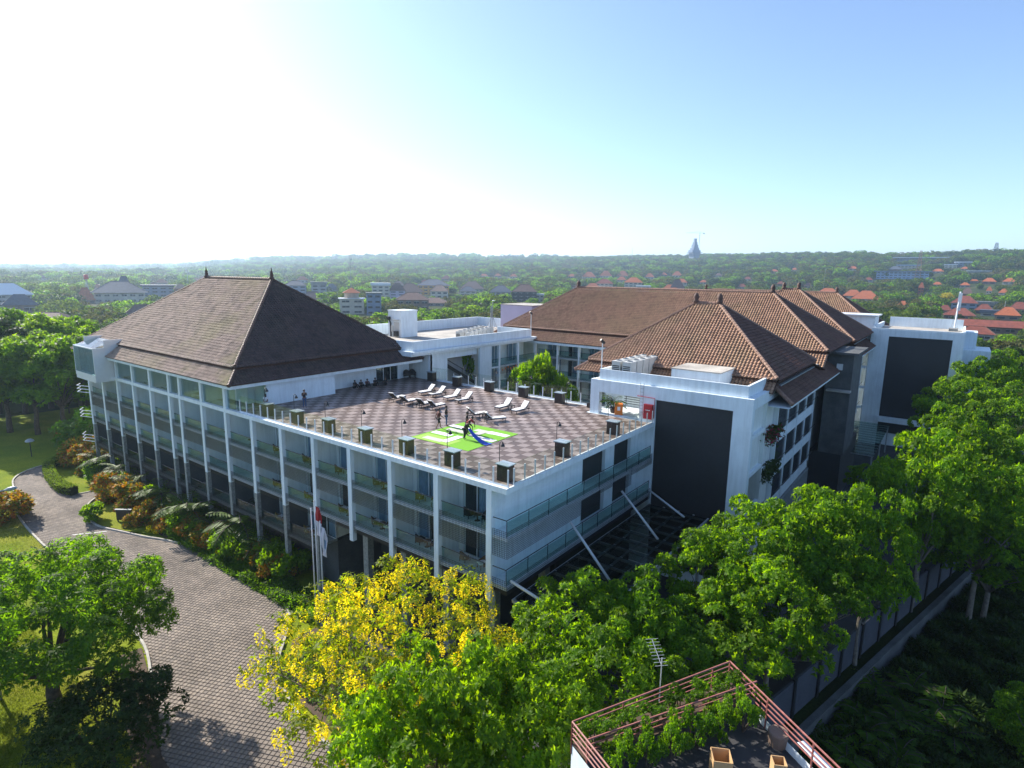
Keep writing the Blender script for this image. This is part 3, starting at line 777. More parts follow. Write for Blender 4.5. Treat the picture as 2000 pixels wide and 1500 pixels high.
def fl_win(root, xa, xb, y, z, cm='curtain', n=3):
    """window wall facing -y"""
    m = MB()
    for k in range(n+1): xx = xa+(xb-xa)*k/n; m.box(xx-.035, xx+.035, y-.05, y+.02, z, z+2.4)
    m.box(xa, xb, y-.05, y+.02, z+2.4, z+2.46); w = m.build('window', 'white_metal', root)
    g = MB(); g.quad((xa, y, z), (xb, y, z), (xb, y, z+2.4), (xa, y, z+2.4)); g.build('pane', 'window_glass', w)
    c = MB(); q = int((xb-xa)/.12)
    for k in range(q): c.quad((xa+(xb-xa)*k/q, y+.12+.04*(k % 2), z), (xa+(xb-xa)*(k+1)/q, y+.12+.04*((k+1) % 2), z), (xa+(xb-xa)*(k+1)/q, y+.12+.04*((k+1) % 2), z+2.4), (xa+(xb-xa)*k/q, y+.12+.04*(k % 2), z+2.4))
    c.build('curtain', cm, w); return w
for fz in (.1, -2.9, -5.9, -8.9):
    for xa, xb in ((34.3, 35.7), (36.1, 39.9), (40.3, 44.2)):
        p('balcony_slab', 'white_paint', (xa, xb, Y+.05, Y+2.39, fz-.2, fz))
        fl_win(lk, xa+.2, min(xb-.5, xa+2.2), Y+2.1, fz+.02, n=2)
        g = MB(); g.box(xa, xb, Y+.08, Y+.095, fz+.05, fz+1.0); r = g.build('balustrade', 'rail_glass', lk); t = MB(); t.tube([(xa, Y+.09, fz+1), (xb, Y+.09, fz+1)], .03, 5); t.build('top_rail', 'dark_metal', r)
        if fz > -3.5 and xa > 36:
            o = lattice(lk, Y-.02, xa, xb, fz-1.1, fz+.1, p=.16, along='x'); MB_ = MB()
            for k in range(6): MB_.box(xa+.3+k*.6, xa+.5+k*.6, Y-.06, Y-.045, fz-.7+.12*(k % 3), fz-.45+.12*(k % 3))
            if fz > -2: MB_.build('ornament', 'orange_paint', o)
hut = empty('roof_hut', (33, 40, 3.5), 'white plant hut with pipes and a door on the link block roof', 'roof hut')
q = atz(757, 657, 3.53); hx, hy = q.x+.2, q.y
part('wall', 'white_paint', (hx, hx+3.0, hy-2.6, hy, 3.53, 7.1), parent=hut); part('cap', 'white_paint', (hx-.08, hx+3.08, hy-2.68, hy+.08, 7.11, 7.2), parent=hut)
part('door', 'ac_white', (hx-.03, hx-.002, hy-2.2, hy-1.2, 3.55, 5.6), parent=hut); part('awning', 'grey_metal', (hx-.5, hx-.002, hy-2.3, hy-1.1, 5.9, 5.96), parent=hut)
m = MB(); m.tube([(hx-.2, hy-.7, 3.6), (hx-.2, hy-.7, 5.4), (hx-.3, hy-.5, 5.9), (hx-.05, hy-.4, 6)], .12, 7); m.build('duct', 'dark_metal', hut)
part('fan', 'dark_metal', (hx-.45, hx-.003, hy-2.1, hy-1.5, 3.7, 4.4), (hx-.5, hx-.1, hy-.6, hy-.2, 5.9, 6.3), parent=hut); part('meter_box', 'ac_white', (hx-.25, hx-.003, hy-1.1, hy-.7, 4.3, 5.1), parent=hut)
pb = empty('plant_room', (54, 40, 3.5), 'pale lilac boxy plant room behind the link block roof', 'roof hut')
part('wall', 'purple_wall', (51.5, 58, 33.5, 39.9, 3.0, 7.35), parent=pb); part('roof', 'flat_roof', (51.4, 58.1, 33.4, 40, 7.36, 7.45), parent=pb); part('door', 'ac_white', (51.46, 51.497, 35.2, 36.2, 3.6, 5.8), parent=pb)
# ------------------------------------------------------------------ long room wing across the courtyard
rwg = empty('room_wing', (54, 12, G), 'long room wing with wide brown tiled roof across the courtyard', 'building'); p = p_(rwg)
X = 44.62
p('wall', 'white_shade_wall', (X+1.8, 62.5, -8.4, 36, G, 2.6))
p('fascia', 'white_paint', (43.65, 43.8, -10, 36, 2.6, 2.9), (43.8, 46.4, -9.5, 36, 2.55, 2.62))
ys = [27.6-3.52*k for k in range(8)]
for y in ys[1:]: p('column', 'white_paint', (X-.05, X+.3, y-.16, y+.16, G, 2.54))
for fz in (.75, -2.15, -5.05, -7.95):
    p('floor_slab', 'white_paint', (X, X+1.79, 0, 27.7, fz-.2, fz))
    for k in range(7):
        ya, yb = ys[k+1]+.16, ys[k]-.16
        if k > 4: continue
        window(rwg, X+1.55, ya+.2, ya+2.6, fz+.02, fz+2.1 if fz > 0 else fz+2.4, 3, rnd.choice([None, 0, 2]))
        lattice(rwg, X-.1, ya, yb, fz-.95, fz+.3, p=.16); rail_glass(rwg, X+.05, ya, yb, fz, .95)
hip_roof('roof', rwg, 43.6, 63.6, -11.9, 36.35, 2.95, 10.1, 'clay_tile', 'ridge_tile', brk=4.25, skip=('E', 'N'), low_skip=('S',), mt2='clay_tile_shaded')
# side wing: two hipped roofs and a long lower skirt roof along the street side
sw = empty('side_wing', (45, -8, G), 'white side wing with small hipped roof and tall narrow windows behind the tower', 'building'); p = p_(sw)
p('wall', 'white_shade_wall', (25.3, 84, -8.6, 6, G, 2.6)); p('gutter', 'grey_metal', (27.5, 84, -9.55, -9.3, 3.05, 3.3)); p('flat_deck', 'flat_roof', (25.3, 84, -9.29, 6, 2.61, 3.0))
hip_roof('roof', sw, 24.9, 42.5, -10.6, 9.4, 2.9, 9.3, 'clay_tile', 'ridge_tile', brk=3.65, skip=('E',), low_skip=('S',), mt2='clay_tile_shaded')
def shed(parent, x0, x1, ya, za, yb, zb):
    """lean-to roof: low edge at ya, za and high edge at yb, zb"""
    pts = [Vector((x0, ya, za)), Vector((x1, ya, za)), Vector((x1, yb, zb)), Vector((x0+.9, yb, zb))]
    u = Vector((0, yb-ya, zb-za)).normalized(); m = MB(); m.poly([q-Vector((0, 0, .03)) for q in pts]); m.build('skirt_roof', 'roof_under', parent)
    tile_mesh('roof_tile_courses', roof_plane(pts, Vector((1, 0, 0)), u, 'clay_tile', None), 'clay_tile_shaded', parent); caps('hip_cap', [(pts[0], pts[3])], 'ridge_tile', parent)  # the skirt takes the clay tile with shade in its colour
shed(sw, 25.6, 83, -11.0, 2.05, -9.35, 3.15)
p('fascia', 'white_paint', (25.7, 83, -10.95, -10.85, 1.8, 2.05), (25.3, 83, -10.84, -8.7, 1.75, 1.8))
def wing_bays(xs, y, zt, zb, parent):
    for k, x in enumerate(xs):
        part('fin', 'white_paint', (x-.12, x+.12, y+.02, y+.6, zb, zt), parent=parent)
    for xa, xb in zip(xs, xs[1:]):
        for fz in (-1.35, -4.5, -7.65):
            part('spandrel', 'white_paint', (xa+.12, xb-.12, y+.08, y+.4, fz-1.0, fz), parent=parent)
            part('window', 'window_dark', (xa+.12, xb-.12, y+.12, y+.5, fz+.001, fz+2.14), parent=parent)
            m = MB(); m.tube([(xa+.1, y-.3, fz+.9), (xb-.1, y-.3, fz+.9)], .03, 4); m.build('rail', 'dark_metal', parent)
wing_bays([28.9, 33, 37.2, 41.2, 45.4], -9.3, 1.7, -7.9, sw); wing_bays([66.5, 70.2, 73.9, 77.5, 81], -9.6, 1.7, -9, sw)
part('base', 'granite', (28.8, 45.5, -9.4, -8.7, G, -8.76), parent=sw); part('gallery_wall', 'white_shade_wall', (25.3, 28.7, -8.9, -8.62, -7.5, 1.6), parent=sw)
lift = empty('lift_shaft', (51, -11, G), 'dark concrete lift shaft with two flat caps rising through the lower roof', 'tower'); p = p_(lift)
p('shaft', 'dark_concrete', (49, 56, -12.2, -9.6, -7.6, 4.0)); p('shaft', 'dark_panel', (49.2, 62, -12.0, -8.7, G, -7.61), (56.01, 66, -11, -8.6, -7.6, 1.7)); p('cap', 'dark_concrete', (48.4, 56.4, -12.7, -9.2, 4.01, 4.25)); p('lower_cap', 'flat_roof', (47.9, 49, -12.3, -9.9, -.2, -.02)); p('vent', 'white_metal', (48.75, 48.99, -11.2, -10.6, 2.2, 2.9))
r3 = empty('room_wing', (75, 0, G), 'far room wing with brown hipped roof just behind the lift shaft', 'building')
hip_roof('roof', r3, 62.5, 84, -11.6, 12, 3.0, 10.3, 'clay_tile', 'ridge_tile', brk=3.9, skip=('E', 'N'), low_skip=('S',), mt2='clay_tile_shaded')
part('wall', 'white_shade_wall', (63, 83.5, -8.5, 11.5, G, 3), parent=r3)
r4 = empty('room_wing', (102, 12, G), 'rearmost room wing with long brown ridge behind all the other roofs', 'building')
hip_roof('roof', r4, 88, 108, -12.3, 32, 2.6, 9.8, 'clay_tile', 'ridge_tile', skip=('E', 'N'), finials=True, mt2='clay_tile_shaded')
part('wall', 'white_paint', (93, 111, -9, 31, G, 2.6), parent=r4)
sh = empty('white_hut', (80, -10, 3), 'white boxy stair hut with flat lid between the roofs and the far tower', 'roof hut')
a = atz(1659, 609, 6.4); part('wall', 'white_paint', (83, 88, -10.4, -4.0, 2.8, 6.6), parent=sh); part('cap', 'white_metal', (82.6, 88.4, -10.8, -3.8, 6.61, 6.8), parent=sh)
t2 = empty('white_tower', (86, -16, G), 'far white tower with a big dark panel and a mast on its flat roof', 'building'); p = p_(t2)
X = 82
p('frame', 'white_paint', (X, X+.7, -21.96, -20.6, G, 3.7), (X, X+.7, -12.6, -10.2, G, 3.7), (X, X+.7, -21.96, -10.2, 3.701, 4.7)); p('dark_panel', 'dark_panel', (X+.2, X+.5, -20.59, -12.61, -11.5, 3.69)); p('ledge', 'white_paint', (X-1.2, X+.1, -20.2, -12.5, -9.6, -8.9))
p('wall', 'white_paint', (X+.7, X+15, -21.9, -10.3, G, 4.3)); p('roof_deck', 'flat_roof', (X+.7, X+14.6, -21.8, -10.6, 4.31, 4.4))
p('parapet', 'white_paint', (X+14.7, X+15, -21.6, -11.3, 4.3, 6.0), (X+.71, X+14.7, -21.95, -21.65, 4.35, 5.0), (X+.71, X+14, -10.6, -10.3, 4.35, 5.2), (X+.02, X+.3, -21.96, -10.2, 4.701, 4.9))
p('annex', 'white_paint', (X+9, X+17, -25.5, -22, -4, 1.6), (X+9, X+17, -25.4, -22, G, -4.1), (X+12, X+17, -23.6, -22, 1.61, 4.2))
for b in ((-10.15, -9.2),):
    for fz in (-7.6, -4.4, -1.2): p('landing', 'white_paint', (X-1, X+.5, -10.15, -9.4, fz-.3, fz)); 
gl = empty('glass_canopy', (68, -13, -9), 'pale glass canopies on thin posts in the shaded yard by the far tower', 'canopy')
for (xa, xb, ya, yb, z) in ((58, 78, -14.5, -9.8, -9.4), (52, 58, -17.5, -14.6, -11)):
    m = MB(); m.box(xa, xb, ya, yb, z, z+.05); m.build('glass_panel', 'rail_glass', gl); m = MB()
    for k in range(int((xb-xa)/1.5)+1): m.box(xa+k*1.5-.04, xa+k*1.5+.04, ya, yb, z-.12, z-.002)
    m.build('beam', 'grey_metal', gl)
    for xx in (xa+.3, (xa+xb)/2, xb-.3): m = MB(); m.box(xx-.08, xx+.08, ya+.1, ya+.26, G, z-.13); m.build('post', 'grey_metal', gl)
# ------------------------------------------------------------------ vegetation
rng = np.random.default_rng(3)
leafmat('leaf_bright', [(0, (.045, .105, .006)), (.5, (.065, .14, .008)), (1, (.1, .18, .01))], .46, .55, tcol=(6.2, 5.3, .3), spec=.2)
leafmat('leaf_mid', [(0, (.035, .085, .008)), (.5, (.05, .11, .01)), (1, (.075, .14, .012))], .46, .55, tcol=(5.4, 5.2, .4), spec=.2)
leafmat('leaf_dark', [(0, (.022, .05, .010)), (.6, (.035, .07, .012)), (1, (.055, .09, .016))], .3, .55)
leafmat('leaf_cassia', [(0, (.06, .11, .01)), (.6, (.1, .15, .012)), (1, (.15, .19, .015))], .5, .5, tcol=(4, 3.6, .5))
leafmat('flower_yellow', [(0, (.85, .7, .008)), (1, (.95, .88, .02))], .5, .6, tcol=(1.6, 1.5, .8))
leafmat('leaf_croton', [(0, (.3, .07, .01)), (.22, (.45, .2, .012)), (.45, (.5, .36, .015)), (.6, (.1, .17, .012)), (.85, (.2, .27, .02)), (1, (.42, .16, .01))], .35, .5, tcol=(1.3, 1.2, .6))
leafmat('leaf_hedge', [(0, (.1, .16, .02)), (1, (.16, .24, .035))], .35, .6)
leafmat('leaf_far', [(0, (.04, .08, .012)), (.5, (.06, .105, .016)), (1, (.09, .13, .02))], .35, .7, spec=.1, tcol=(3, 2.8, .6))
leafmat('leaf_far_dry', [(0, (.09, .09, .03)), (.6, (.13, .125, .045)), (1, (.08, .1, .03))], .25, .7, spec=.1)
leafmat('leaf_palm', [(0, (.05, .11, .014)), (1, (.1, .18, .02))], .4, .4)
leafmat('flower_pink', [(0, (.3, .02, .09)), (.25, (.25, .02, .08)), (.3, (.035, .06, .012)), (1, (.05, .08, .015))], .35, .6)
leafmat('flower_far', [(0, (.35, .33, .02)), (1, (.5, .46, .03))], .4, .6, tcol=(1.5, 1.4, .6))
leafmat('grass_blade', [(0, (.12, .17, .02)), (1, (.2, .24, .03))], .4, .7)
def unit(v): return v/np.maximum(np.linalg.norm(v, axis=-1, keepdims=True), 1e-9)
def leaves(base, d, L, Wd, roll=None):
    """rhombic leaves: base points, directions, length, width"""
    n = len(base); L = np.broadcast_to(np.asarray(L, float).reshape(-1, 1) if np.ndim(L) else L, (n, 1)); Wd = np.broadcast_to(np.asarray(Wd, float).reshape(-1, 1) if np.ndim(Wd) else Wd, (n, 1))
    d = unit(d); r = rng.normal(size=(n, 3)) if roll is None else roll
    s = unit(np.cross(d, r)); 
    tip = base+d*L; mid = base+d*L*.5
    return np.stack([base, mid-s*Wd*.5, tip, mid+s*Wd*.5], 1)
def rosettes(c, nrm, k, L, Wd, droop=.35, spread=1.15):
    """k leaves fanned around each point"""
    n = len(c); nrm = unit(nrm); a = unit(np.cross(nrm, rng.normal(size=(n, 3)))); b = np.cross(nrm, a)
    out = []
    for j in range(k):
        t = 2*pi*(j+rng.uniform(-.3, .3, (n, 1)))/k; sp = spread*rng.uniform(.65, 1.15, (n, 1))
        d = nrm*np.cos(sp)+(a*np.cos(t)+b*np.sin(t))*np.sin(sp); d[:, 2] -= droop*rng.uniform(.3, 1.3, n)
        out.append(leaves(c, d, L*rng.uniform(.7, 1.2, n), Wd*rng.uniform(.8, 1.2, n), roll=nrm+rng.normal(size=(n, 3))*.25))
    return np.concatenate(out)
def puff(center, r, n, k, L, Wd, up=.25, **kw):
    v = unit(rng.normal(size=(n, 3))); v[:, 2] = v[:, 2]*.8+up; v = unit(v)
    rad = r*rng.uniform(.72, 1.06, (n, 1)); c = center+v*rad*np.array([1, 1, .82])
    return rosettes(c, v+np.array([0, 0, .25]), k, L, Wd, **kw)
def limbs(trunk_h, tips, r0, mt, name='trunk', lean=(0, 0), n_main=5, parent=None, seed=1):
    rr = random.Random(seed); m = MB(); top = Vector((lean[0], lean[1], trunk_h))
    m.tube([(0, 0, -.3), (lean[0]*.1+.05, lean[1]*.1, trunk_h*.35), (lean[0]*.5-.05, lean[1]*.5+.06, trunk_h*.7), top], [r0*1.25, r0, r0*.9, r0*.8], 9)
    for t in tips:
        t = Vector(t); mid = top.lerp(t, .5)+Vector((rr.uniform(-.3, .3), rr.uniform(-.3, .3), rr.uniform(-.1, .35)))
        m.tube([top-Vector((0, 0, .15)), top.lerp(mid, .5)+Vector((0, 0, .08)), mid, t], [r0*.45, r0*.34, r0*.22, r0*.06], 6)
        for q in range(3):
            s = mid.lerp(t, rr.uniform(.2, .8)); e = s+Vector((rr.uniform(-.7, .7), rr.uniform(-.7, .7), rr.uniform(.1, .6)))
            m.tube([s, s.lerp(e, .5)+Vector((0, 0, .05)), e], [r0*.13, r0*.09, r0*.04], 5)
    return m.build(name, mt, parent, True)
def crown_points(n, R, H, zc, flat=.55, seed=0):
    g = np.random.default_rng(seed); P = []
    tries = 0
    while len(P) < n and tries < 6000:
        tries += 1
        v = g.normal(size=3); v /= np.linalg.norm(v); v[2] = abs(v[2])**.9*np.sign(v[2]+.35)
        p = v*np.array([R, R, H])*g.uniform(.5, 1.0)**.6*g.uniform(.8, 1.12)
        if p[2] < -H*.55: continue
        if all(np.linalg.norm((p-q)*np.array([1, 1, 1.2])) > R*.30 for q in P): P.append(p)
        elif tries > 2500 and all(np.linalg.norm(p-q) > R*.2 for q in P): P.append(p)
    return np.array(P)+np.array([0, 0, zc])
def make_tree(name, label, cat, mt, R, H, zc, trunk_h, n, pr, nn, k, L, Wd, seed, bark='bark', r0=.16, extra=None, group=None, cname='crown', **kw):
    root = empty(name, (0, 0, 0), label, cat, group); P = crown_points(n, R, H, zc, seed=seed); g = np.random.default_rng(seed)
    Q = np.concatenate([puff(p, pr*g.uniform(.75, 1.2), nn, k, L, Wd, **kw) for p in P])
    me = quads_mesh(cname, Q, mt); o = link(bpy.data.objects.new(cname, me), root); KIDS.setdefault(root.name, []).append(o)
    lo = [p for p in P if np.linalg.norm(p-np.array([0, 0, trunk_h])) < R*1.3]; g.shuffle(lo)
    limbs(trunk_h, [tuple(p) for p in lo[:12]], r0, bark, parent=root, seed=seed)
    return root
def place(root, x, y, z, s=1, rz=None, label=None, first=False):
    if first: root.location = (x, y, z); root.rotation_euler = (0, 0, rnd.uniform(0, 6) if rz is None else rz); root.scale = (s, s, s) if not isinstance(s, tuple) else s; 
    if first:
        if label: root['label'] = label
        return root
    return copy_tree(root, label, (x, y, z), rnd.uniform(0, 6) if rz is None else rz, s)
# street trees in a row between the hotel and its boundary wall
gname = 'bright green rosette leaved trees along the boundary wall'
ST = [make_tree('broadleaf_tree', 'x', 'tree', 'leaf_bright', 3.3, 2.6, 5.9, 3.2, 44, .64, 48, 7, .25, .105, 10+i, group=gname, bark='bark_grey', spread=1.1, droop=.45, up=.5) for i in range(3)]
row = [  # pixel of the crown's middle, its height, spread, label
 (1120, 1215, -6.2, 1.0, 'bright green tree whose top covers the near end of the steel canopy'),
 (1232, 1195, -6.4, 1.0, 'bright green tree in front of the second canopy strut from the left'),
 (1170, 1330, -6.8, 1.0, 'bright green tree between the canopy and the rust railed roof terrace'),
 (1290, 1275, -7.2, .95, 'bright green tree in the hollow between two bright crowns below the canopy'),
 (1395, 1120, -5.6, 1.05, 'bright green tree at the far end of the steel canopy'),
 (1490, 1065, -4.8, 1.1, 'bright green tree at the foot of the dark panel tower, nearest its right corner'),
 (1400, 1235, -7.2, 1.05, 'bright green tree directly above the corner of the rust railed terrace'),
 (1515, 1175, -5.8, 1.0, 'bright green tree overhanging the middle of the panel wall'),
 (1590, 1045, -4.4, 1.1, 'bright green tree right of the dark panel tower, second from it'),
 (1615, 1125, -6.3, .95, 'bright green tree overhanging the panel wall where the low wall widens'),
 (1700, 1050, -4.6, 1.0, 'bright green tree left of the dark gap in the tree row'),
 (1060, 1395, -6.8, .95, 'bright green tree just left of the rust railed terrace'),
 (955, 1400, -5.6, .95, 'bright green tree at the lower edge right of the yellow flowering tree'),
 (840, 1400, -5.0, 1.0, 'bright green tree at the lower edge in front of the yellow flowering tree'),
 (1815, 950, -3.4, 1.2, 'large bright green tree right of the dark gap'),
 (1890, 880, -3.8, 1.3, 'large bright green tree below the far dark panel'),
 (1930, 985, -4.8, 1.3, 'large bright green tree at the right edge above the shaded wall'),
 (1865, 790, -3.4, 1.35, 'bright green tree at the right lower corner of the far dark panel'),
 (1960, 805, -3.6, 1.4, 'bright green tree at the right edge below the far tower annex'),
 (1990, 900, -4.6, 1.3, 'bright green tree cut by the right edge'),
 (1905, 752, -2.4, 1.35, 'tall bright green tree right of the far dark panel, highest of the row'),
 (1985, 742, -2.0, 1.4, 'tall bright green tree at the right edge, level with the far tower annex'),
 (1850, 860, -3.0, 1.1, 'bright green tree reaching over the glass canopies in the shaded yard'),
 (1945, 1070, -8.6, 1.3, 'shaded green tree at the right edge beyond the panel wall'),
 (1850, 1010, -8.2, 1.1, 'shaded green tree at the far end of the panel wall'),
 (2045, 1400, -10.5, .8, 'bright leafy branch reaching in from the right edge over the shaded land'),
 (1690, 930, -9.5, .6, 'small shaded tree in the dark yard below the lift shaft'),
]
used = [0]*3
for k, (px, py, zc_, s, lab_) in enumerate(row):
    q = atz(px, py, zc_); x, y = q.x, q.y; i = k % 3; gz = G if y > yw(x) else hf(x, y); sz = (zc_-gz)/6.6
    place(ST[i], x, y, gz, (s, s, sz), label=lab_, first=not used[i]); used[i] = 1
# big feathery tree at the lower left and its dark neighbour
bt = make_tree('shade_tree', 'large spreading green tree with forked trunk beside the paved road, lower left', 'tree', 'leaf_mid', 5.3, 2.7, 6.0, 2.6, 60, 1.0, 110, 6, .3, .085, 31, r0=.36, spread=1.3, droop=.7)
q = atz(100, 1412, G); place(bt, q.x+.3, q.y-.2, G, (1.08, 1.08, 1.1), 1.0, first=True)
dt = make_tree('shade_tree', 'dark leaved round tree below the large spreading tree, at the road edge', 'tree', 'leaf_dark', 3.2, 2.2, 2.9, 1.4, 34, .9, 70, 6, .26, .09, 33, r0=.2, spread=1.2, droop=.4)
q = atz(225, 1500, G); place(dt, q.x, q.y+.4, G, (1, 1, .9), 2.0, first=True)
bt2 = copy_tree(bt, 'green tree rising from the left edge behind the large spreading tree', (-22.2, 22.5, G), 3.1, (.8, .8, .85))
# golden shower tree: leaves, hanging yellow racemes
ct = make_tree('flowering_tree', 'yellow golden shower tree in full bloom in front of the flagpoles', 'tree', 'leaf_cassia', 5.2, 3.2, 6.2, 3.0, 74, .8, 30, 5, .24, .09, 51, bark='bark_grey', r0=.2, spread=1.3, droop=.6)
P = crown_points(80, 5.2, 3.2, 6.2, seed=51); FL = []
for p in P:
    if p[2] < 6.0 and rng.uniform() < .7: continue
    for _ in range(int(rng.integers(3, 8))):
        v = unit(rng.normal(size=3)); v[2] = abs(v[2])*.7; c = p+v*np.array([.95, .95, .75])
        Lr = rng.uniform(.4, .8); n = 64; t = rng.uniform(0, 1, n); rad = .15*np.sin(np.clip(t*2.6+.35, 0, pi))+.03
        a = rng.uniform(0, 2*pi, n); base = c+np.stack([np.cos(a)*rad, np.sin(a)*rad, -t*Lr], 1)
        FL.append(leaves(base, np.stack([np.cos(a), np.sin(a), -.3+0*a], 1)+rng.normal(size=(n, 3))*.4, .085, .075))
me = quads_mesh('blossom', np.concatenate(FL), 'flower_yellow'); o = link(bpy.data.objects.new('blossom', me), ct); KIDS[ct.name].append(o)
q = atz(765, 1265, -6.2); place(ct, q.x, q.y, G, (1.12, 1.12, 1.12), .6, first=True)
# planting along the facade
def shrub(name, label, cat, mt, R, H, n, nn, L, Wd, seed, k=5, group=None, stem=True, **kw):
    root = empty(name, (0, 0, 0), label, cat, group); P = crown_points(n, R, H, H*.75, seed=seed)
    Q = np.concatenate([puff(p, R*.34, nn, k, L, Wd, **kw) for p in P]); me = quads_mesh('foliage', Q, mt); o = link(bpy.data.objects.new('foliage', me), root); KIDS.setdefault(root.name, []).append(o)
    m = MB(); rr = random.Random(seed)
    for p in P[:6]: m.tube([(0, 0, 0), tuple(p*.5), tuple(p)], [.04, .03, .015], 5)
    m.build('stem', 'bark', root); return root
def frond_plant(name, label, cat, mt, h, n, fl, seed, group=None, trunk=.06, nl=13, lw=.1):
    """clump of arching fronds made of leaflets"""
    root = empty(name, (0, 0, 0), label, cat, group); rr = random.Random(seed); m = MB(); B, D, L = [], [], []
    m.tube([(0, 0, 0), (.03, .02, h*.5), (0, 0, h)], [trunk*1.3, trunk, trunk*.9], 6)
    for i in range(n):
        a = 2*pi*i/n*1.618+rr.uniform(-.2, .2); el = rr.uniform(.35, 1.15); d = Vector((cos(a)*cos(el), sin(a)*cos(el), sin(el))); p = Vector((0, 0, h)); pts = [p.copy()]
        for s in range(6): p = p+d*(fl/6); d.z -= .27; d.normalize(); pts.append(p.copy())
        m.tube(pts, [.018]*6+[.006], 4)
        for s in range(nl):
            t = (s+1)/nl*5.9; j = int(t); q = pts[j].lerp(pts[min(j+1, 6)], t-j); dd = (pts[min(j+1, 6)]-pts[j]).normalized(); side = dd.cross(ZU).normalized()
            for sg in (-1, 1):
                B.append(tuple(q)); D.append(tuple(side*sg+dd*.55-Vector((0, 0, .35)))); L.append(fl*.33*sin(pi*(.18+.75*(s+1)/nl)))
    Q = leaves(np.array(B), np.array(D), np.array(L), lw, roll=np.array([[0, 0, 1.]]*len(B))+rng.normal(size=(len(B), 3))*.1)
    me = quads_mesh('foliage', Q, mt); o = link(bpy.data.objects.new('foliage', me), root); KIDS.setdefault(root.name, []).append(o); m.build('stem', 'bark', root); return root
crot = shrub('croton_shrub', 'x', 'shrub', 'leaf_croton', 1.1, .95, 16, 34, .26, .1, 5, group='orange leaved shrubs in front of the balcony facade')
crot2 = shrub('croton_shrub', 'x', 'shrub', 'leaf_croton', .9, .8, 12, 30, .24, .1, 6, group='orange leaved shrubs in front of the balcony facade')
grn = shrub('green_shrub', 'x', 'shrub', 'leaf_bright', 1.0, .9, 12, 30, .28, .13, 8, group='green shrubs in front of the balcony facade')
palm = frond_plant('palm', 'x', 'palm', 'leaf_palm', 1.3, 12, 1.7, 4, group='small palms in front of the balcony facade')
ylw = shrub('ground_cover', 'x', 'shrub', 'flower_yellow', .9, .25, 9, 26, .12, .08, 12, group='low yellow edging plants by the kerb')
def lab(px, what):
    return what
spots = [  # px, py (foot of the plant in the photograph's frame), which, scale, label
 (160, 905, crot, 1.5, 'tall orange and green shrub at the far end of the facade bed'), (185, 925, crot2, 1.3, 'orange shrub beside the far lawn island'), (172, 880, grn, 1.3, 'green shrub by the far corner of the facade'),
 (205, 935, palm, 1.2, 'small palm on the far lawn island'), (150, 868, crot2, 1.3, 'reddish shrub nearest the white bracket rails'),
 (237, 952, palm, 1.1, 'small palm at the mouth of the side path'), (232, 975, crot, 1.25, 'round orange shrub beside the side path'), (262, 978, palm, 1.0, 'small palm behind the dark sign board'), (252, 1000, crot2, 1.35, 'yellow orange shrub just behind the dark sign board'),
 (285, 1000, crot2, 1.0, 'dark red leaved shrub right of the sign board'), (300, 1020, crot2, 1.1, 'orange shrub in the bed right of the sign board'), (322, 1010, palm, 1.25, 'tall small palm in the middle of the facade bed'), (335, 1030, crot, 1.0, 'orange shrub at the foot of the middle palm'),
 (356, 1030, grn, 1.1, 'green shrub between two palms of the facade bed'), (372, 1045, palm, 1.3, 'small palm left of the second group of columns'), (385, 1050, crot2, 1.1, 'orange shrub under the second palm group'), (418, 1042, palm, 1.35, 'tall small palm with an orange dead frond'), (412, 1062, crot, 1.0, 'orange shrub in front of the tall palm'),
 (440, 1075, crot2, 1.0, 'orange shrub left of the last palm pair'), (472, 1078, palm, 1.45, 'largest small palm before the flagpoles'), (462, 1092, grn, 1.0, 'green shrub at the foot of the largest small palm'), (495, 1095, crot2, .9, 'dark orange shrub beside the largest small palm'),
 (540, 1105, palm, .95, 'slim palm nearest the flagpoles'), (543, 1122, crot, .9, 'orange shrub under the slim palm by the flagpoles'), (575, 1120, grn, .9, 'low green shrub left of the flagpoles'),
 (186, 1015, grn, .75, 'small round shrub at the kerb corner of the lawn island'), (258, 1030, crot2, .6, 'small red plant at the kerb below the sign board'),
 (18, 1015, crot, 1.3, 'orange shrub cut by the left edge'), (36, 1000, crot2, .9, 'orange shrub on the lawn at the left road edge'),
 (276, 1024, grn, .5, 'low green cushion by the kerb'),
]
extra = []
bedl = [(155, 880), (175, 915), (205, 940), (240, 965), (275, 990), (305, 1008), (338, 1022), (372, 1040), (405, 1055), (440, 1070), (475, 1085), (510, 1100), (545, 1115), (575, 1130)]
for k in range(len(bedl)-1):
    for j in range(2):
        t = (j+.5)/2; px = bedl[k][0]*(1-t)+bedl[k+1][0]*t+6; py = bedl[k][1]*(1-t)+bedl[k+1][1]*t+3
        src = [grn, palm, crot2, grn, crot][(k*2+j) % 5]; nm_ = {grn.name: 'green shrub', palm.name: 'small palm', crot2.name: 'orange shrub', crot.name: 'orange shrub'}[src.name]
        extra.append((px, py, src, [1.5, 1.25, 1.5, 1.7, 1.3][(k*2+j) % 5], '%s in the facade bed, %s filler plant from the far end' % (nm_, 'first second third fourth fifth sixth seventh eighth ninth tenth eleventh twelfth thirteenth fourteenth fifteenth sixteenth seventeenth eighteenth nineteenth twentieth twenty-first twenty-second twenty-third twenty-fourth twenty-fifth twenty-sixth'.split()[k*2+j])))
spots = [(a, b, c, d*1.5, e) for a, b, c, d, e in spots]+extra
seen = set()
for px, py, src, s, lb in spots:
    q = atz(px, py, G+.05); f = src.name not in seen; seen.add(src.name); place(src, q.x, q.y, G+.05, s, label=lb, first=f)
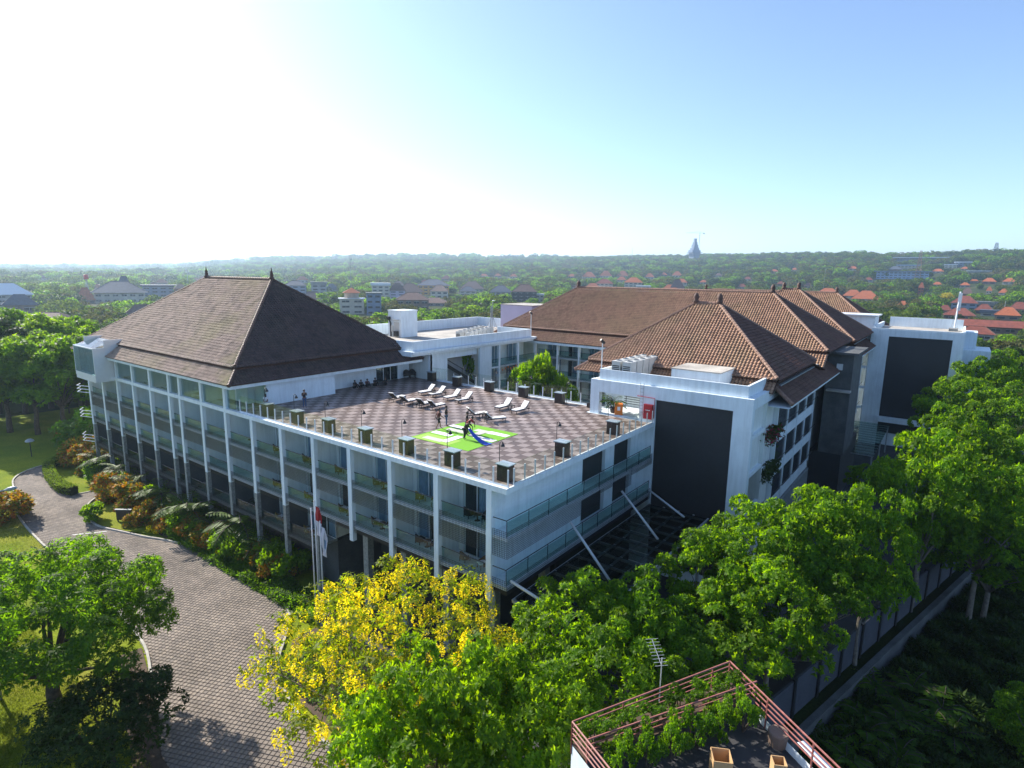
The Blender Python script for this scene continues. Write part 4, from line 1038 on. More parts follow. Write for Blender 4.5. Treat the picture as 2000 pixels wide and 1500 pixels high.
for k, (px, py, s) in enumerate([(300, 1036, .8), (312, 1040, .7), (424, 1078, .8), (436, 1086, .9), (447, 1094, .6)]):
    q = atz(px, py, G+.05); place(ylw, q.x, q.y, G+.05, s, label=['left end of the first yellow edging clump at the kerb', 'right end of the first yellow edging clump at the kerb', 'left end of the second yellow edging clump at the kerb', 'middle of the second yellow edging clump at the kerb', 'right end of the second yellow edging clump at the kerb'][k], first=k == 0)
# clipped hedge
hg = empty('hedge', (-4.2, 65, G), 'clipped light green hedge round the far lawn island', 'hedge'); pts = fine([(-1.8, 72.9), (-3.4, 71.2), (-4.3, 68), (-4.9, 64), (-5.1, 60.4), (-4.6, 58.3)], 6); B = []
for (xa, ya), (xb, yb) in zip(pts, pts[1:]):
    n = int(hypot(xb-xa, yb-ya)*260); t = rng.uniform(0, 1, n); w = rng.uniform(-.55, .55, n); h = rng.uniform(.1, 1.05, n); s = rng.uniform(0, 1, n) < .55; h[s] = 1.0+rng.uniform(-.06, .08, s.sum()); w[~s] = np.sign(w[~s])*rng.uniform(.48, .6, (~s).sum())
    nx, ny = (yb-ya)/hypot(xb-xa, yb-ya), -(xb-xa)/hypot(xb-xa, yb-ya)
    B.append(np.stack([xa+(xb-xa)*t+nx*w, ya+(yb-ya)*t+ny*w, G+h], 1))
B = np.concatenate(B); me = quads_mesh('foliage', leaves(B, rng.normal(size=B.shape)+np.array([0, 0, .6]), .17, .1), 'leaf_hedge'); o = link(bpy.data.objects.new('foliage', me), hg)
hm = MB()
for (xa, ya), (xb, yb) in zip(pts, pts[1:]):
    c = Vector(((xa+xb)/2, (ya+yb)/2, G+.48)); u = Vector((xb-xa, yb-ya, 0)); l_ = u.length; u.normalize(); hm.obox(c, u, Vector((u.y, -u.x, 0)), ZU, l_/2+.02, .42, .46)
hm.build('core', 'dark_land', hg)
# grass blades on the lawns
def blades(name, n, reg, mt='grass_blade', L=.12, z=G+.0, clump=None):
    x = rng.uniform(reg[0], reg[1], n); y = rng.uniform(reg[2], reg[3], n); B = np.stack([x, y, np.full(n, z)], 1)
    Q = leaves(B, rng.normal(size=B.shape)*.5+np.array([0, 0, 1.]), L*rng.uniform(.6, 1.3, n), .03)
    return tag(link(bpy.data.objects.new(name, quads_mesh(name, Q, mt))), kind='stuff')
blades('grass', 60000, (-24, -15.8, 10, 30))
blades('grass', 30000, (-30, -10.9, 45, 75), L=.2)
# creeping ground cover of the beds and the lower land in shade
def scrub(name, n, fn, mt, L, Wd, zf, hmax):
    P = []
    while len(P) < n:
        x, y = fn(); P.append((x, y, zf(x, y)+rnd.uniform(0, hmax)*(.55+.45*sin(x*1.7)*cos(y*1.3))))
    P = np.array(P); return tag(link(bpy.data.objects.new(name, quads_mesh(name, rosettes(P, np.array([[0, 0, 1.]]*len(P))+rng.normal(size=P.shape)*.4, 4, L, Wd, droop=.3), mt))), kind='stuff')
scrub('undergrowth', 6000, lambda: (rnd.uniform(-3.0, -.5), rnd.uniform(14.5, 41)), 'leaf_mid', .3, .1, lambda x, y: G+.06, .7)
scrub('undergrowth', 2500, lambda: (rnd.uniform(-8, -2), rnd.uniform(-3, 13)), 'leaf_mid', .25, .09, lambda x, y: G+.08, .5)
def low():
    while True:
        x = rnd.uniform(-2, 75); y = yw(x)-1.5-rnd.uniform(0, 1)**1.0*30
        if vis(x, y, -15): return x, y
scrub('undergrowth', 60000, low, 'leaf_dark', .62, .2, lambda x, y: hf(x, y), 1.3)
fp = frond_plant('broad_leaf_shrub', 'x', 'shrub', 'leaf_mid', .7, 11, 1.5, 9, group='broad leaved shrubs in the shaded lower land', lw=.22, nl=9)
first = True
for k in range(34):
    while True:
        px, py = rnd.uniform(1560, 1860), rnd.uniform(1345, 1510)
        if py > 1330+(px-1560)*.12+0: break
    q = atz(px, py, G-1.9); place(fp, q.x, q.y, hf(q.x, q.y), rnd.uniform(.8, 1.4), label='broad leaved shrub in the shaded thicket right of the rust railed terrace', first=first); first = False
# ---- far trees
def bgtree(name, mt, R, H, zc, n, nn, L, Wd, seed, r0=.2):
    return make_tree(name, 'x', 'tree', mt, R, H, zc, zc*.5, n, R*.3, nn, 4, L, Wd, seed, r0=r0, spread=1.2, droop=.3)
BG = [bgtree('background_tree', 'leaf_far', 4, 3.2, 5.2, 20, 20, .8, .42, 70), bgtree('background_tree', 'leaf_mid', 3.6, 3.6, 5.4, 18, 22, .75, .4, 71), bgtree('background_tree', 'leaf_far_dry', 4.4, 2.6, 4.6, 20, 18, .75, .36, 72), bgtree('background_tree', 'leaf_dark', 3.4, 4, 6.0, 18, 22, .8, .42, 73), bgtree('background_tree', 'leaf_bright', 3.6, 2.8, 4.6, 18, 20, .75, .4, 74)]
GV = [make_tree('grove_tree', 'x', 'tree', mt_, 4.2, 3.6, 6.2, 3.0, 40, .95, 60, 6, .4, .17, 80+k_, r0=.22, spread=1.2, droop=.4, up=.35) for k_, mt_ in enumerate(('leaf_bright', 'leaf_mid', 'leaf_dark'))]
gfirst = [True]*3
HOUSES = []   # filled below: (px0, px1, py_top, py_base, dist)
# ------------------------------------------------------------------ the town behind
def house(px, pyb, wpx, hpx, rpx, wall_m, roof_m, label, depth=None, yaw=None, floors=1, flat=False, overhang=.6, group=None, win=True, lo=60, cat='house', name='house'):
    """a house whose foot shows at (px, pyb); wall height hpx, roof height rpx, width wpx in the photograph's pixels"""
    g = ground_at(px, pyb, lo)
    if g is None: return
    d = (g-CAM).dot(fw); k = d/FPX; w = wpx*k; h = hpx*k; r = rpx*k; dp = depth or w*.75
    az = atan2(g.x-CAM.x, g.y-CAM.y); ya = (-az if yaw is None else yaw); gz = g.z-6
    c = Vector((g.x, g.y, 0))+Vector((sin(az), cos(az), 0))*dp*.5
    root = empty(name, (c.x, c.y, g.z), label, cat, group, rz=ya)
    def loc(mb, nm, mt, par=None):
        me = bpy.data.meshes.new(nm); me.from_pydata(mb.v, [], mb.f); me.materials.append(MATS[mt]); o = bpy.data.objects.new(nm, me); COL.objects.link(o); o.parent = par or root; return o
    z0 = -6; m = MB(); m.box(-w/2, w/2, -dp/2, dp/2, z0, h); wl = loc(m, 'wall', wall_m)
    e = overhang*w*.1
    if flat: m = MB(); m.box(-w/2-e, w/2+e, -dp/2-e, dp/2+e, h+.01, h+max(r, .3)); loc(m, 'roof', roof_m)
    else:
        W2, D2 = w/2+e, dp/2+e; a = min(W2, D2)*.92; m = MB(); zz = h+.02
        P = [(-W2, -D2, zz), (W2, -D2, zz), (W2, D2, zz), (-W2, D2, zz)]
        if W2 >= D2: q0, q1 = (-W2+a, 0, zz+r), (W2-a, 0, zz+r); m.poly([P[0], P[1], q1, q0]); m.poly([P[1], P[2], q1]); m.poly([P[2], P[3], q0, q1]); m.poly([P[3], P[0], q0])
        else: q0, q1 = (0, -D2+a, zz+r), (0, D2-a, zz+r); m.poly([P[0], P[1], q0]); m.poly([P[1], P[2], q1, q0]); m.poly([P[2], P[3], q1]); m.poly([P[3], P[0], q0, q1])
        m.poly([P[3], P[2], P[1], P[0]]); ro = loc(m, 'roof', roof_m)
        if wpx > 24:
            m = MB(); m.tube([q0, q1] if q0 != q1 else [q0, (q0[0]+.1, q0[1], q0[2])], .14, 5); 
            for a_, b_ in ((P[0], q0), (P[1], q1 if W2 >= D2 else q0)): m.tube([a_, b_], .13, 5)
            tag(loc(m, 'ridge', 'dark_ridge', ro), kind='stuff')
    if win and hpx*k > 2:
        nf = max(1, int(round(h/3.2))); nw = max(2, int(w/5.5))
        for f in range(nf):
            for i in range(nw):
                x = -w/2+w*(i+.5)/nw; zc_ = h-(f+.5)*h/nf; ww, hh = w/nw*.3, min(1.3, h/nf*.3)
                m = MB(); m.box(x-ww, x+ww, -dp/2-.06, -dp/2-.01, zc_-hh*.6, zc_+hh*.6); wn_ = loc(m, 'window', 'window_dark')
                if wpx > 40:
                    m = MB(); m.box(x-ww-.1, x+ww+.1, -dp/2-.12, -dp/2-.061, zc_+hh*.6, zc_+hh*.6+.12); m.box(x-.05, x+.05, -dp/2-.1, -dp/2-.061, zc_-hh*.6, zc_+hh*.6); loc(m, 'frame', 'white_metal', wn_)
    HOUSES.append((px-wpx*.55, px+wpx*.55, pyb-hpx-rpx, pyb, d)); return root
H_ = house
for a in [
 # px, foot y, width, wall h, roof h, wall, roof, label
 (108, 668, 100, 26, 30, 'brown_wall', 'brown_tile', 'house with broad grey brown hipped roof above a garden wall, left of the hotel', dict(overhang=1.3, yaw=-.95)),
 (18, 600, 74, 24, 22, 'grey_wall', 'white_metal', 'pavilion with bright sunlit roof at the left edge', {}),
 (42, 612, 52, 16, 20, 'brown_wall', 'slate_tile', 'dark roofed house in front of the bright roofed pavilion', {}),
 (236, 592, 84, 20, 22, 'cream_wall', 'slate_tile', 'large cream mansion with blue grey hipped roof', dict(overhang=.8)),
 (246, 588, 26, 22, 26, 'cream_wall', 'slate_tile', 'pointed blue grey roofed porch of the cream mansion', {}),
 (168, 588, 26, 8, 18, 'brown_wall', 'terracotta', 'red roofed house at the foot of the red water tank tower', {}),
 (174, 594, 22, 8, 10, 'brown_wall', 'terracotta', 'small red roofed house in front of the water tank tower', {}),
 (312, 580, 56, 20, 3, 'blue_grey_wall', 'slate_tile', 'long low dark flat roofed building behind the big roof', dict(flat=True)),
 (354, 582, 22, 18, 9, 'terracotta', 'pink_tile', 'small red block with pink roof beside the telecom mast', dict(flat=False)),
 (40, 630, 44, 10, 13, 'cream_wall', 'slate_tile', 'low blue roofed house above the dark grove', {}),
 (12, 646, 30, 10, 13, 'brown_wall', 'terracotta', 'red roofed house cut by the left edge', {}),
 (278, 626, 60, 8, 22, 'brown_wall', 'brown_tile', 'brown roofed house half hidden behind the big hotel roof', {}),
 (578, 582, 40, 24, 9, 'blue_grey_wall', 'slate_tile', 'grey building with green sloping roof just right of the roof finial', {}),
 (624, 582, 28, 26, 5, 'grey_wall', 'concrete', 'grey building with rounded top', dict(flat=True)),
 (612, 592, 50, 6, 16, 'brown_wall', 'brown_tile', 'brown roofed house above the slope of the big hotel roof', {}),
 (648, 572, 22, 8, 10, 'grey_wall', 'slate_tile', 'small dark roofed house left of the tall mast', {}),
 (688, 614, 46, 30, 0, 'cream_wall', 'white_metal', 'white two storey house with red roofed rooftop pavilion', dict(flat=True)),
 (731, 616, 28, 42, 2, 'blue_grey_wall', 'concrete', 'tall blue grey block beside the red roofed pavilion', dict(flat=True)),
 (744, 584, 34, 26, 5, 'cream_wall', 'white_metal', 'white modern house with flat roof terrace', dict(flat=True)),
 (776, 584, 30, 16, 14, 'purple_wall', 'brown_tile', 'pale house with paired brown gables', {}),
 (806, 606, 62, 20, 14, 'brown_wall', 'brown_tile', 'lower tier of the big brown roofed house beside the plant hut', dict(overhang=.5)),
 (801, 580, 44, 10, 16, 'cream_wall', 'brown_tile', 'big brown roofed two tier house beside the plant hut', dict(overhang=1.2)),
 (847, 576, 60, 18, 12, 'orange_wall', 'slate_tile', 'orange walled building with dark hipped roof', {}),
 (858, 583, 34, 14, 12, 'cream_wall', 'pink_tile', 'small house with pink roof in front of the orange building', {}),
 (848, 598, 56, 6, 10, 'grey_wall', 'brown_tile', 'row of low grey brown roofs below the orange building', {}),
 (922, 570, 44, 6, 14, 'cream_wall', 'brown_tile', 'house with wide reddish brown hipped roof right of the orange building', {}),
 (914, 577, 32, 8, 9, 'cream_wall', 'slate_tile', 'small dark roofed house in front of the reddish brown roof', {}),
 (978, 576, 40, 6, 12, 'grey_wall', 'slate_tile', 'dark hipped roof behind the antenna on the link block', {}),
 (1024, 590, 48, 20, 14, 'window_dark', 'brown_tile', 'dark glazed house with brown hipped roof', dict(overhang=.3)),
 (1054, 590, 16, 14, 2, 'cream_wall', 'white_metal', 'white cube annex of the dark glazed house', dict(flat=True)),
 (1157, 570, 32, 6, 11, 'cream_wall', 'terracotta', 'red roofed house just above the long brown ridge', {}),
 (1180, 566, 32, 12, 9, 'cream_wall', 'village_tile', 'white house with red and brown roof above the long ridge', {}),
 (1236, 570, 34, 18, 10, 'cream_wall', 'terracotta', 'cream house with pointed red roof above the long ridge', {}),
 (1256, 574, 26, 14, 2, 'grey_wall', 'white_metal', 'white flat roofed house between the red roofs', dict(flat=True)),
 (1308, 572, 34, 4, 12, 'cream_wall', 'terracotta', 'low red roof left of the small hipped roof finials', {}),
 (1322, 572, 28, 6, 20, 'grey_wall', 'brown_tile', 'tall grey brown roof behind the low red roof', {}),
 (1150, 545, 26, 4, 10, 'cream_wall', 'terracotta', 'faded red roof in the trees, leftmost of the far red cluster', {}),
 (1183, 543, 22, 4, 10, 'cream_wall', 'terracotta', 'faded red roof second in the far red cluster', {}),
 (1216, 543, 22, 4, 10, 'cream_wall', 'terracotta', 'faded red roof third in the far red cluster', {}),
 (1214, 550, 18, 3, 7, 'cream_wall', 'terracotta', 'small red roof below the far red cluster', {}),
 (1268, 545, 18, 4, 7, 'cream_wall', 'terracotta', 'lone red roof right of the far red cluster', {}),
 (1322, 542, 18, 4, 8, 'cream_wall', 'terracotta', 'red gable in the trees above the grey brown roof', {}),
 (1512, 532, 14, 2, 4, 'cream_wall', 'terracotta', 'tiny orange roof on the wooded slope left of the masts', {}),
 (1552, 529, 12, 2, 4, 'cream_wall', 'terracotta', 'tiny red roof on the wooded slope right of the other tiny orange one', {}),
 (1666, 528, 16, 3, 5, 'cream_wall', 'terracotta', 'orange roof left of the blue long building', {}),
 (1616, 580, 44, 4, 13, 'cream_wall', 'terracotta', 'orange roofs directly behind the rearmost hotel ridge', {}),
 (1665, 582, 34, 4, 12, 'cream_wall', 'terracotta', 'orange gable right of the rearmost hotel roof', {}),
 (1690, 588, 46, 4, 16, 'cream_wall', 'terracotta', 'orange hipped roof among the dark trees', {}),
 (1797, 578, 9, 16, 10, 'terracotta', 'terracotta', 'small orange spire like roof standing in dark trees', {}),
 (1764, 600, 20, 4, 8, 'cream_wall', 'terracotta', 'orange roof half hidden by the pale bushy tree', {}),
 (1888, 578, 18, 4, 12, 'brown_wall', 'brown_tile', 'pale brown pointed roof above the blue gable', {}),
 (1931, 574, 9, 6, 8, 'cream_wall', 'terracotta', 'small orange spire among trees at the right', {}),
 (1960, 576, 16, 4, 8, 'cream_wall', 'terracotta', 'orange roof near the right edge', {}),
 (1881, 606, 40, 14, 14, 'blue_grey_wall', 'village_tile', 'blue gabled house beside the yellow tree', {}),
 (1924, 602, 34, 8, 5, 'grey_wall', 'concrete', 'low grey roofed shed in the red roofed village', dict(flat=True)),
 (1844, 614, 22, 8, 10, 'brown_wall', 'village_tile', 'little pavilion with dark red roof left of the mast', {}),
 (1872, 624, 48, 8, 14, 'brown_wall', 'village_tile', 'dark red roof directly behind the mast on the far tower', {}),
 (1920, 614, 28, 8, 12, 'brown_wall', 'village_tile', 'dark red pointed roof in the middle of the village', {}),
 (1940, 618, 40, 6, 6, 'grey_wall', 'slate_tile', 'grey metal roof between red roofs of the village', dict(flat=True)),
 (1966, 626, 38, 10, 16, 'brown_wall', 'terracotta', 'bright brick red hipped roof of the village', {}),
 (1988, 612, 30, 8, 14, 'brown_wall', 'village_tile', 'dark hipped roof at the right edge of the village', {}),
 (1930, 650, 130, 12, 12, 'brown_wall', 'village_tile', 'long low building with weathered red roof at the village edge', dict(depth=9)),
 (1904, 664, 56, 12, 14, 'grey_wall', 'village_tile', 'low red roof beside the right corner of the far tower', dict(depth=8)),
 (1824, 516, 124, 12, 1.5, 'blue_grey_wall', 'white_metal', 'long pale hotel building high on the wooded hill', dict(flat=True, depth=20)),
 (1773, 525, 36, 6, 2, 'cream_wall', 'blue_wall', 'pale blue roofed hall below the long hill building', dict(flat=True, depth=20)),
 (1761, 545, 86, 14, 1.5, 'blue_wall', 'blue_grey_wall', 'long blue construction building on the slope', dict(flat=True, depth=20)),
 (1748, 529, 22, 3, 6, 'brown_wall', 'slate_tile', 'dark pitched roof behind the long blue building', {}),
 (1832, 534, 22, 4, 5, 'cream_wall', 'terracotta', 'pink red roof right of the long blue building', {}),
 (1884, 528, 12, 3, 4, 'cream_wall', 'terracotta', 'tiny pink roof under the long hill building', {}),
 (1856, 524, 20, 6, 2, 'cream_wall', 'white_metal', 'small white block under the right part of the long hill building', dict(flat=True)),
 (1880, 521, 26, 8, 2, 'blue_grey_wall', 'white_metal', 'grey blue block under the right end of the long hill building', dict(flat=True)),
 (1922, 532, 50, 2, 1.5, 'grey_wall', 'white_metal', 'thin white roof line on the wooded slope at right', dict(flat=True)),
 (1896, 498, 64, 6, 1.5, 'grey_wall', 'village_tile', 'low grey complex on the hill crest', dict(flat=True, depth=25)),
 (1985, 495, 50, 8, 1.5, 'grey_wall', 'concrete', 'grey block on the hill crest at the right edge', dict(flat=True, depth=25)),
 (560, 534, 30, 2, 6, 'cream_wall', 'terracotta', 'long faded red roof in the hazy woods above the big roof', dict(depth=30)),
 (466, 527, 44, 2, 3, 'cream_wall', 'terracotta', 'faint red roof in the haze left of the roof finial', dict(depth=30)),
 (826, 533, 22, 2, 3, 'cream_wall', 'terracotta', 'thin faded red roof in the hazy woods', dict(depth=20)),
 (945, 541, 16, 2, 4, 'cream_wall', 'terracotta', 'small faded red roof in woods right of the orange building', dict(depth=12)),
]:
    house(*a[:8], **a[8])
hr = random.Random(11)
for k in range(46):
    px = hr.choice([hr.uniform(1080, 1420), hr.uniform(1440, 1990), hr.uniform(560, 1080), hr.uniform(30, 420)]); py = hr.uniform(538, 566) if px > 500 else hr.uniform(540, 580)
    if any(a0-6 < px < a1+6 and abs(yb-py) < 14 for a0, a1, yt, yb, d in HOUSES): continue
    w = hr.uniform(13, 22)*(1 if py > 550 else .7); rm, lbk = hr.choice([('terracotta', 'small red roofed house among the trees of the plain'), ('village_tile', 'small dark red roofed house among the trees of the plain'), ('brown_tile', 'small brown roofed house among the trees of the plain'), ('terracotta', 'small red roofed house among the trees of the plain')])
    house(px, py, w, w*.26, w*.34, hr.choice(['cream_wall', 'grey_wall', 'brown_wall']), rm, lbk, group=lbk.replace('house', 'houses'), yaw=None)
# red roofed pavilion standing on the white house
pq = ground_at(688, 614, 60); pdist = (pq-CAM).dot(fw); k_ = pdist/FPX
gz = pq.z+30*k_
az = atan2(pq.x-CAM.x, pq.y-CAM.y); cpt = Vector((pq.x, pq.y, 0))+Vector((sin(az), cos(az), 0))*8
rp = empty('roof_pavilion', (cpt.x, cpt.y, gz), 'open rooftop pavilion with red hipped roof on the white house', 'pavilion', rz=-az)
def lp(mb, nm, mt, root):
    me = bpy.data.meshes.new(nm); me.from_pydata(mb.v, [], mb.f); me.materials.append(MATS[mt]); o = bpy.data.objects.new(nm, me); COL.objects.link(o); o.parent = root; return o
w_ = 13*k_
for sx in (-1, 0, 1): m = MB(); m.box(sx*w_-.25, sx*w_+.25, -w_*.7-.2, -w_*.7+.2, 0, 11*k_); lp(m, 'post', 'cream_wall', rp)
m = MB(); m.box(-w_, w_, w_*.4, w_*.6, 0, 11*k_); lp(m, 'wall', 'cream_wall', rp)
m = MB(); z_ = 11*k_+.02; e_ = w_*1.3; P = [(-e_, -e_, z_), (e_, -e_, z_), (e_, e_, z_), (-e_, e_, z_)]; ap = (0, 0, z_+10*k_)
for i in range(4): m.poly([P[i], P[(i+1) % 4], ap])
m.poly(P[::-1]); lp(m, 'roof', 'terracotta', rp)
# masts, towers
def mast(px, pyb, pyt, label, kind='pole', lo=60, w=.35, name='mast', col='grey_metal'):
    g = ground_at(px, pyb, lo) or ground_at(px, pyb+8, lo); d = (g-CAM).dot(fw); h = (pyb-pyt)*d/FPX; root = empty(name, g, label, 'mast'); m = MB()
    if kind == 'pole': m.tube([(0, 0, -2), (0, 0, h)], [w, w*.5], 6); lp(m, 'pole', col, root)
    else:
        n = 9
        for sx, sy in ((-1, -1), (1, -1), (1, 1), (-1, 1)): m.tube([(sx*w*3, sy*w*3, -2), (sx*w*.8, sy*w*.8, h)], w*.35, 4)
        for i in range(n):
            a = w*3-(w*2.2)*i/n; b = w*3-(w*2.2)*(i+1)/n; z0, z1 = h*i/n, h*(i+1)/n
            for sx, sy, tx, ty in ((-1, -1, 1, -1), (1, -1, 1, 1), (1, 1, -1, 1), (-1, 1, -1, -1)): m.tube([(sx*a, sy*a, z0), (tx*b, ty*b, z1)], w*.2, 4); m.tube([(sx*b, sy*b, z1), (tx*b, ty*b, z1)], w*.2, 4)
        tag(lp(m, 'lattice_frame', col, root), kind='stuff')
    return root, h, d
r, h, d = mast(368, 566, 526, 'grey telecom mast with three antennas behind the left roof', w=.5)
for i, a in enumerate((0, 2.1, 4.2)): m = MB(); m.box(cos(a)*1.6-.3, cos(a)*1.6+.3, sin(a)*1.6-.3, sin(a)*1.6+.3, h-5, h-.4); lp(m, 'antenna', 'white_metal', r)
r, h, d = mast(687, 600, 498, 'tall thin guyed mast rising above the skyline left of the terrace', w=.22)
m = MB(); m.box(.3, 1.2, -.1, .1, h*.88, h*.9); m.box(1.1, 1.25, -.1, .1, h*.88, h*.93); lp(m, 'antenna', 'grey_metal', r)
mast(1607, 575, 525, 'thin pale mast behind the rearmost hotel ridge', w=.18)
mast(1943, 502, 475, 'lattice tower on the hill crest at the right', 'lattice', w=2.2)
mast(1234, 513, 486, 'faint thin mast on the middle of the ridge', w=.8); mast(1792, 545, 491, 'pink construction crane mast before the long hill building', 'lattice', w=1.3, col='pink_tile')
mast(1048, 513, 490, 'very faint mast on the ridge above the link block', w=.8); mast(1959, 620, 588, 'short pale pole in the red roofed village', w=.25)
r, h, d = mast(173, 585, 546, 'thin legged stand of the red water tank', 'lattice', w=.45, name='tank_stand'); r['category'] = 'tank stand'
m = MB(); m.lathe([(1.5, 0), (1.7, .6), (1.7, 3.2), (1.3, 3.8), (.1, 4)], (0, 0, 0), 12); o = m.build('water_tank', 'red_paint', None, True); o.location = r.location+Vector((0, 0, h)); tag(o, 'round red water tank on thin legs among the left treetops', 'water tank')
# unfinished statue tower with crane on the ridge
g = ground_at(1355, 512, 1500); d = (g-CAM).dot(fw); k_ = d/FPX; st = empty('statue_tower', g, 'hazy unfinished stepped tower on the ridge', 'tower', rz=-.5)
levels = [(-30, 13, 7, 7), (13.1, 14, 9.5, 8), (14.1, 15.5, 7.5, 7), (15.6, 16.4, 11, 9), (16.5, 18, 8, 7), (18.1, 18.9, 12, 9), (19, 23, 10, 6), (23.1, 27, 7, 5), (27.1, 33, 4.8, 4), (33.1, 38, 3.5, 3), (38.1, 45, 2.2, 2.2)]
for a, b, w1, w2 in levels:
    m = MB(); m.box(-w1*k_, w1*k_, -w2*k_, w2*k_, a*k_, b*k_); lp(m, 'storey', 'blue_grey_wall', st)
cr = empty('tower_crane', g+Vector((6*k_, -6*k_, 0)), 'thin tower crane with long jib beside the hazy stepped tower', 'crane', rz=-.9)
m = MB(); m.box(-.7*k_*.5, .7*k_*.5, -.7*k_*.5, .7*k_*.5, 0, 57*k_); lp(m, 'mast', 'blue_grey_wall', cr)
m = MB(); m.tube([(-26*k_, 0, 55.5*k_), (9*k_, 0, 55.5*k_)], .28*k_, 4); m.tube([(-18*k_, 0, 55.8*k_), (0, 0, 59*k_), (8*k_, 0, 55.8*k_)], .12*k_, 4); lp(m, 'jib', 'blue_grey_wall', cr); m = MB(); m.box(7*k_, 9.3*k_, -.6*k_, .6*k_, 53.5*k_, 55.3*k_); lp(m, 'counterweight', 'concrete', cr)
# ---- individual trees nearer than the forest
def blocked(x, y, z, h, w):
    a = proj((x, y, z+h)); b = proj((x, y, z)); 
    if a[2] <= 0: return True
    wp = w*FPX/a[2]
    for x0, x1, yt, yb, d in HOUSES:
        if a[2] < d-2 and a[0]+wp > x0 and a[0]-wp < x1 and a[1] < yb-(yb-yt)*.22 and b[1] > yt: return True
        if abs(a[2]-d) < 14 and a[0] > x0-3 and a[0] < x1+3: return True
    return False
def on_site(x, y): return (-14 < x < 104 and yw(x)-3 < y < 72) or (x < -2 and y < 82 and x > -26)
first = [True]*5; taken = []
def put(i, x, y, s, lb, z=None, grp=None):
    z = hf(x, y) if z is None else z; r = BG[i]
    o = place(r, x, y, z, s, label=lb, first=first[i]) ; first[i] = False; o['group'] = grp or 'trees beyond the hotel'; taken.append((x, y, 3.5*(s if not isinstance(s, tuple) else s[0]))); return o
def gput(i, x, y, s, lb, grp=None):
    i = {4: 0, 1: 1, 3: 2, 2: 1, 0: 1}[i]; o = place(GV[i], x, y, hf(x, y), s, label=lb, first=gfirst[i]); gfirst[i] = False; o['group'] = grp or 'trees near the hotel'; taken.append((x, y, 3.5*(s if not isinstance(s, tuple) else s[0]))); return o
# the grove at the left, behind the lawn
for k, (px, py, i, s) in enumerate([(20, 838, 4, 1.5), (75, 842, 4, 1.45), (128, 842, 4, 1.4), (160, 815, 4, 1.3), (0, 800, 1, 1.7), (50, 800, 4, 1.6), (100, 790, 4, 1.6), (145, 770, 2, 1.45), (-20, 830, 3, 1.6), (170, 790, 4, 1.15), (118, 745, 2, 1.2), (10, 760, 4, 1.6), (70, 750, 1, 1.5)]):
    q = atz(px, py+6, G); gput(i, q.x, q.y, s*1.12, ['bright tree at the front of the grove left of the hotel', 'second bright tree from the left at the front of the grove', 'green tree at the front of the grove, by the lawn edge', 'sunlit yellow green tree against the far corner of the facade', 'large green tree at the left edge of the grove', 'large yellow green tree in the middle of the grove', 'bright tree in the middle of the grove, right of the largest', 'dull olive tree beside the glass box', 'dark tree cut by the left edge of the grove', 'small bright tree under the glass box', 'round olive tree behind the glass box', 'yellow green tree at the rear left of the grove', 'green tree at the rear of the grove'][k], grp='trees of the grove left of the hotel')
spec = [(1846, 598, 4, (1.7, 1.7, 1.5), 'bright yellow tree left of the blue gabled house'), (1745, 622, 2, (1.9, 1.9, 1.3), 'broad pale olive bushy tree behind the far white tower'), (1800, 622, 2, (1.6, 1.6, 1.2), 'pale olive bushy tree left of the mast on the far tower'), (1870, 640, 3, (.9, .9, .8), 'dark small tree in front of the village roofs'),
 (1986, 600, 4, (2.3, 2.3, 1.7), 'large bright tree at the right edge behind the village'), (1925, 735, 3, (1.4, 1.4, 1.0), 'dark round tree on bare earth at the right'), (1985, 720, 2, (1.6, 1.6, 1.2), 'olive tree right of the far tower annex'), (1960, 700, 4, (1.2, 1.2, 1.0), 'green tree behind the dark round tree at right'), (1900, 680, 4, (.7, .7, .6), 'small bright shrub like tree at the annex corner'),
 (1990, 760, 1, (1.3, 1.3, 1.0), 'green tree at the right edge above the tree row'), (1395, 566, 3, (2.6, 2.6, 1.7), 'large dark tree with stepped top behind the long ridge'), (1478, 568, 1, (2.2, 2.2, 1.6), 'large green tree left of the small roof finials'), (1040, 604, 1, (1.2, 1.2, 1), 'green tree right of the dark glazed house'), (1090, 582, 4, (1.5, 1.5, 1.2), 'bright green tree above the left slope of the long brown roof'), (640, 600, 1, (2, 2, 1.3), 'green tree above the slope of the big roof'), (790, 625, 2, (1.9, 1.9, 1.2), 'dull tree behind the plant hut'), (745, 640, 4, (1.4, 1.4, .9), 'yellow green tree left of the plant hut'),
 (880, 632, 4, (1.5, 1.5, 1), 'yellow green tree behind the white parapet, left one'), (925, 628, 4, (1.5, 1.5, 1.1), 'yellow green tree behind the white parapet, middle one'), (968, 622, 4, (1.4, 1.4, 1.1), 'yellow green tree behind the antenna of the link block'), (835, 640, 1, (1.4, 1.4, 1.1), 'green tree behind the left part of the white parapet')]
for px, py, i, s, lb in spec:
    q = ground_at(px, py, 60); 
    if lb.startswith('bright yellow tree'):
        yt = copy_tree(BG[4], lb, q, 1.0, s); 
        for o in KIDS[yt.name]:
            if o.name.startswith('crown'): o.data = o.data.copy(); o.data.materials[0] = MATS['flower_far']
        yt.name = 'flowering_tree'; taken.append((q.x, q.y, 6))
    elif (q-CAM).length < 190 and i != 2: gput(i, q.x, q.y, tuple(v*.85 for v in s), lb)
    else: put(i, q.x, q.y, s, lb)
kinds = ['muted green tree in the wooded plain behind the hotel', 'mid green tree in the wooded plain behind the hotel', 'dry olive tree in the wooded plain behind the hotel', 'dark green tree in the wooded plain behind the hotel', 'yellow green tree in the wooded plain behind the hotel']
cand = []
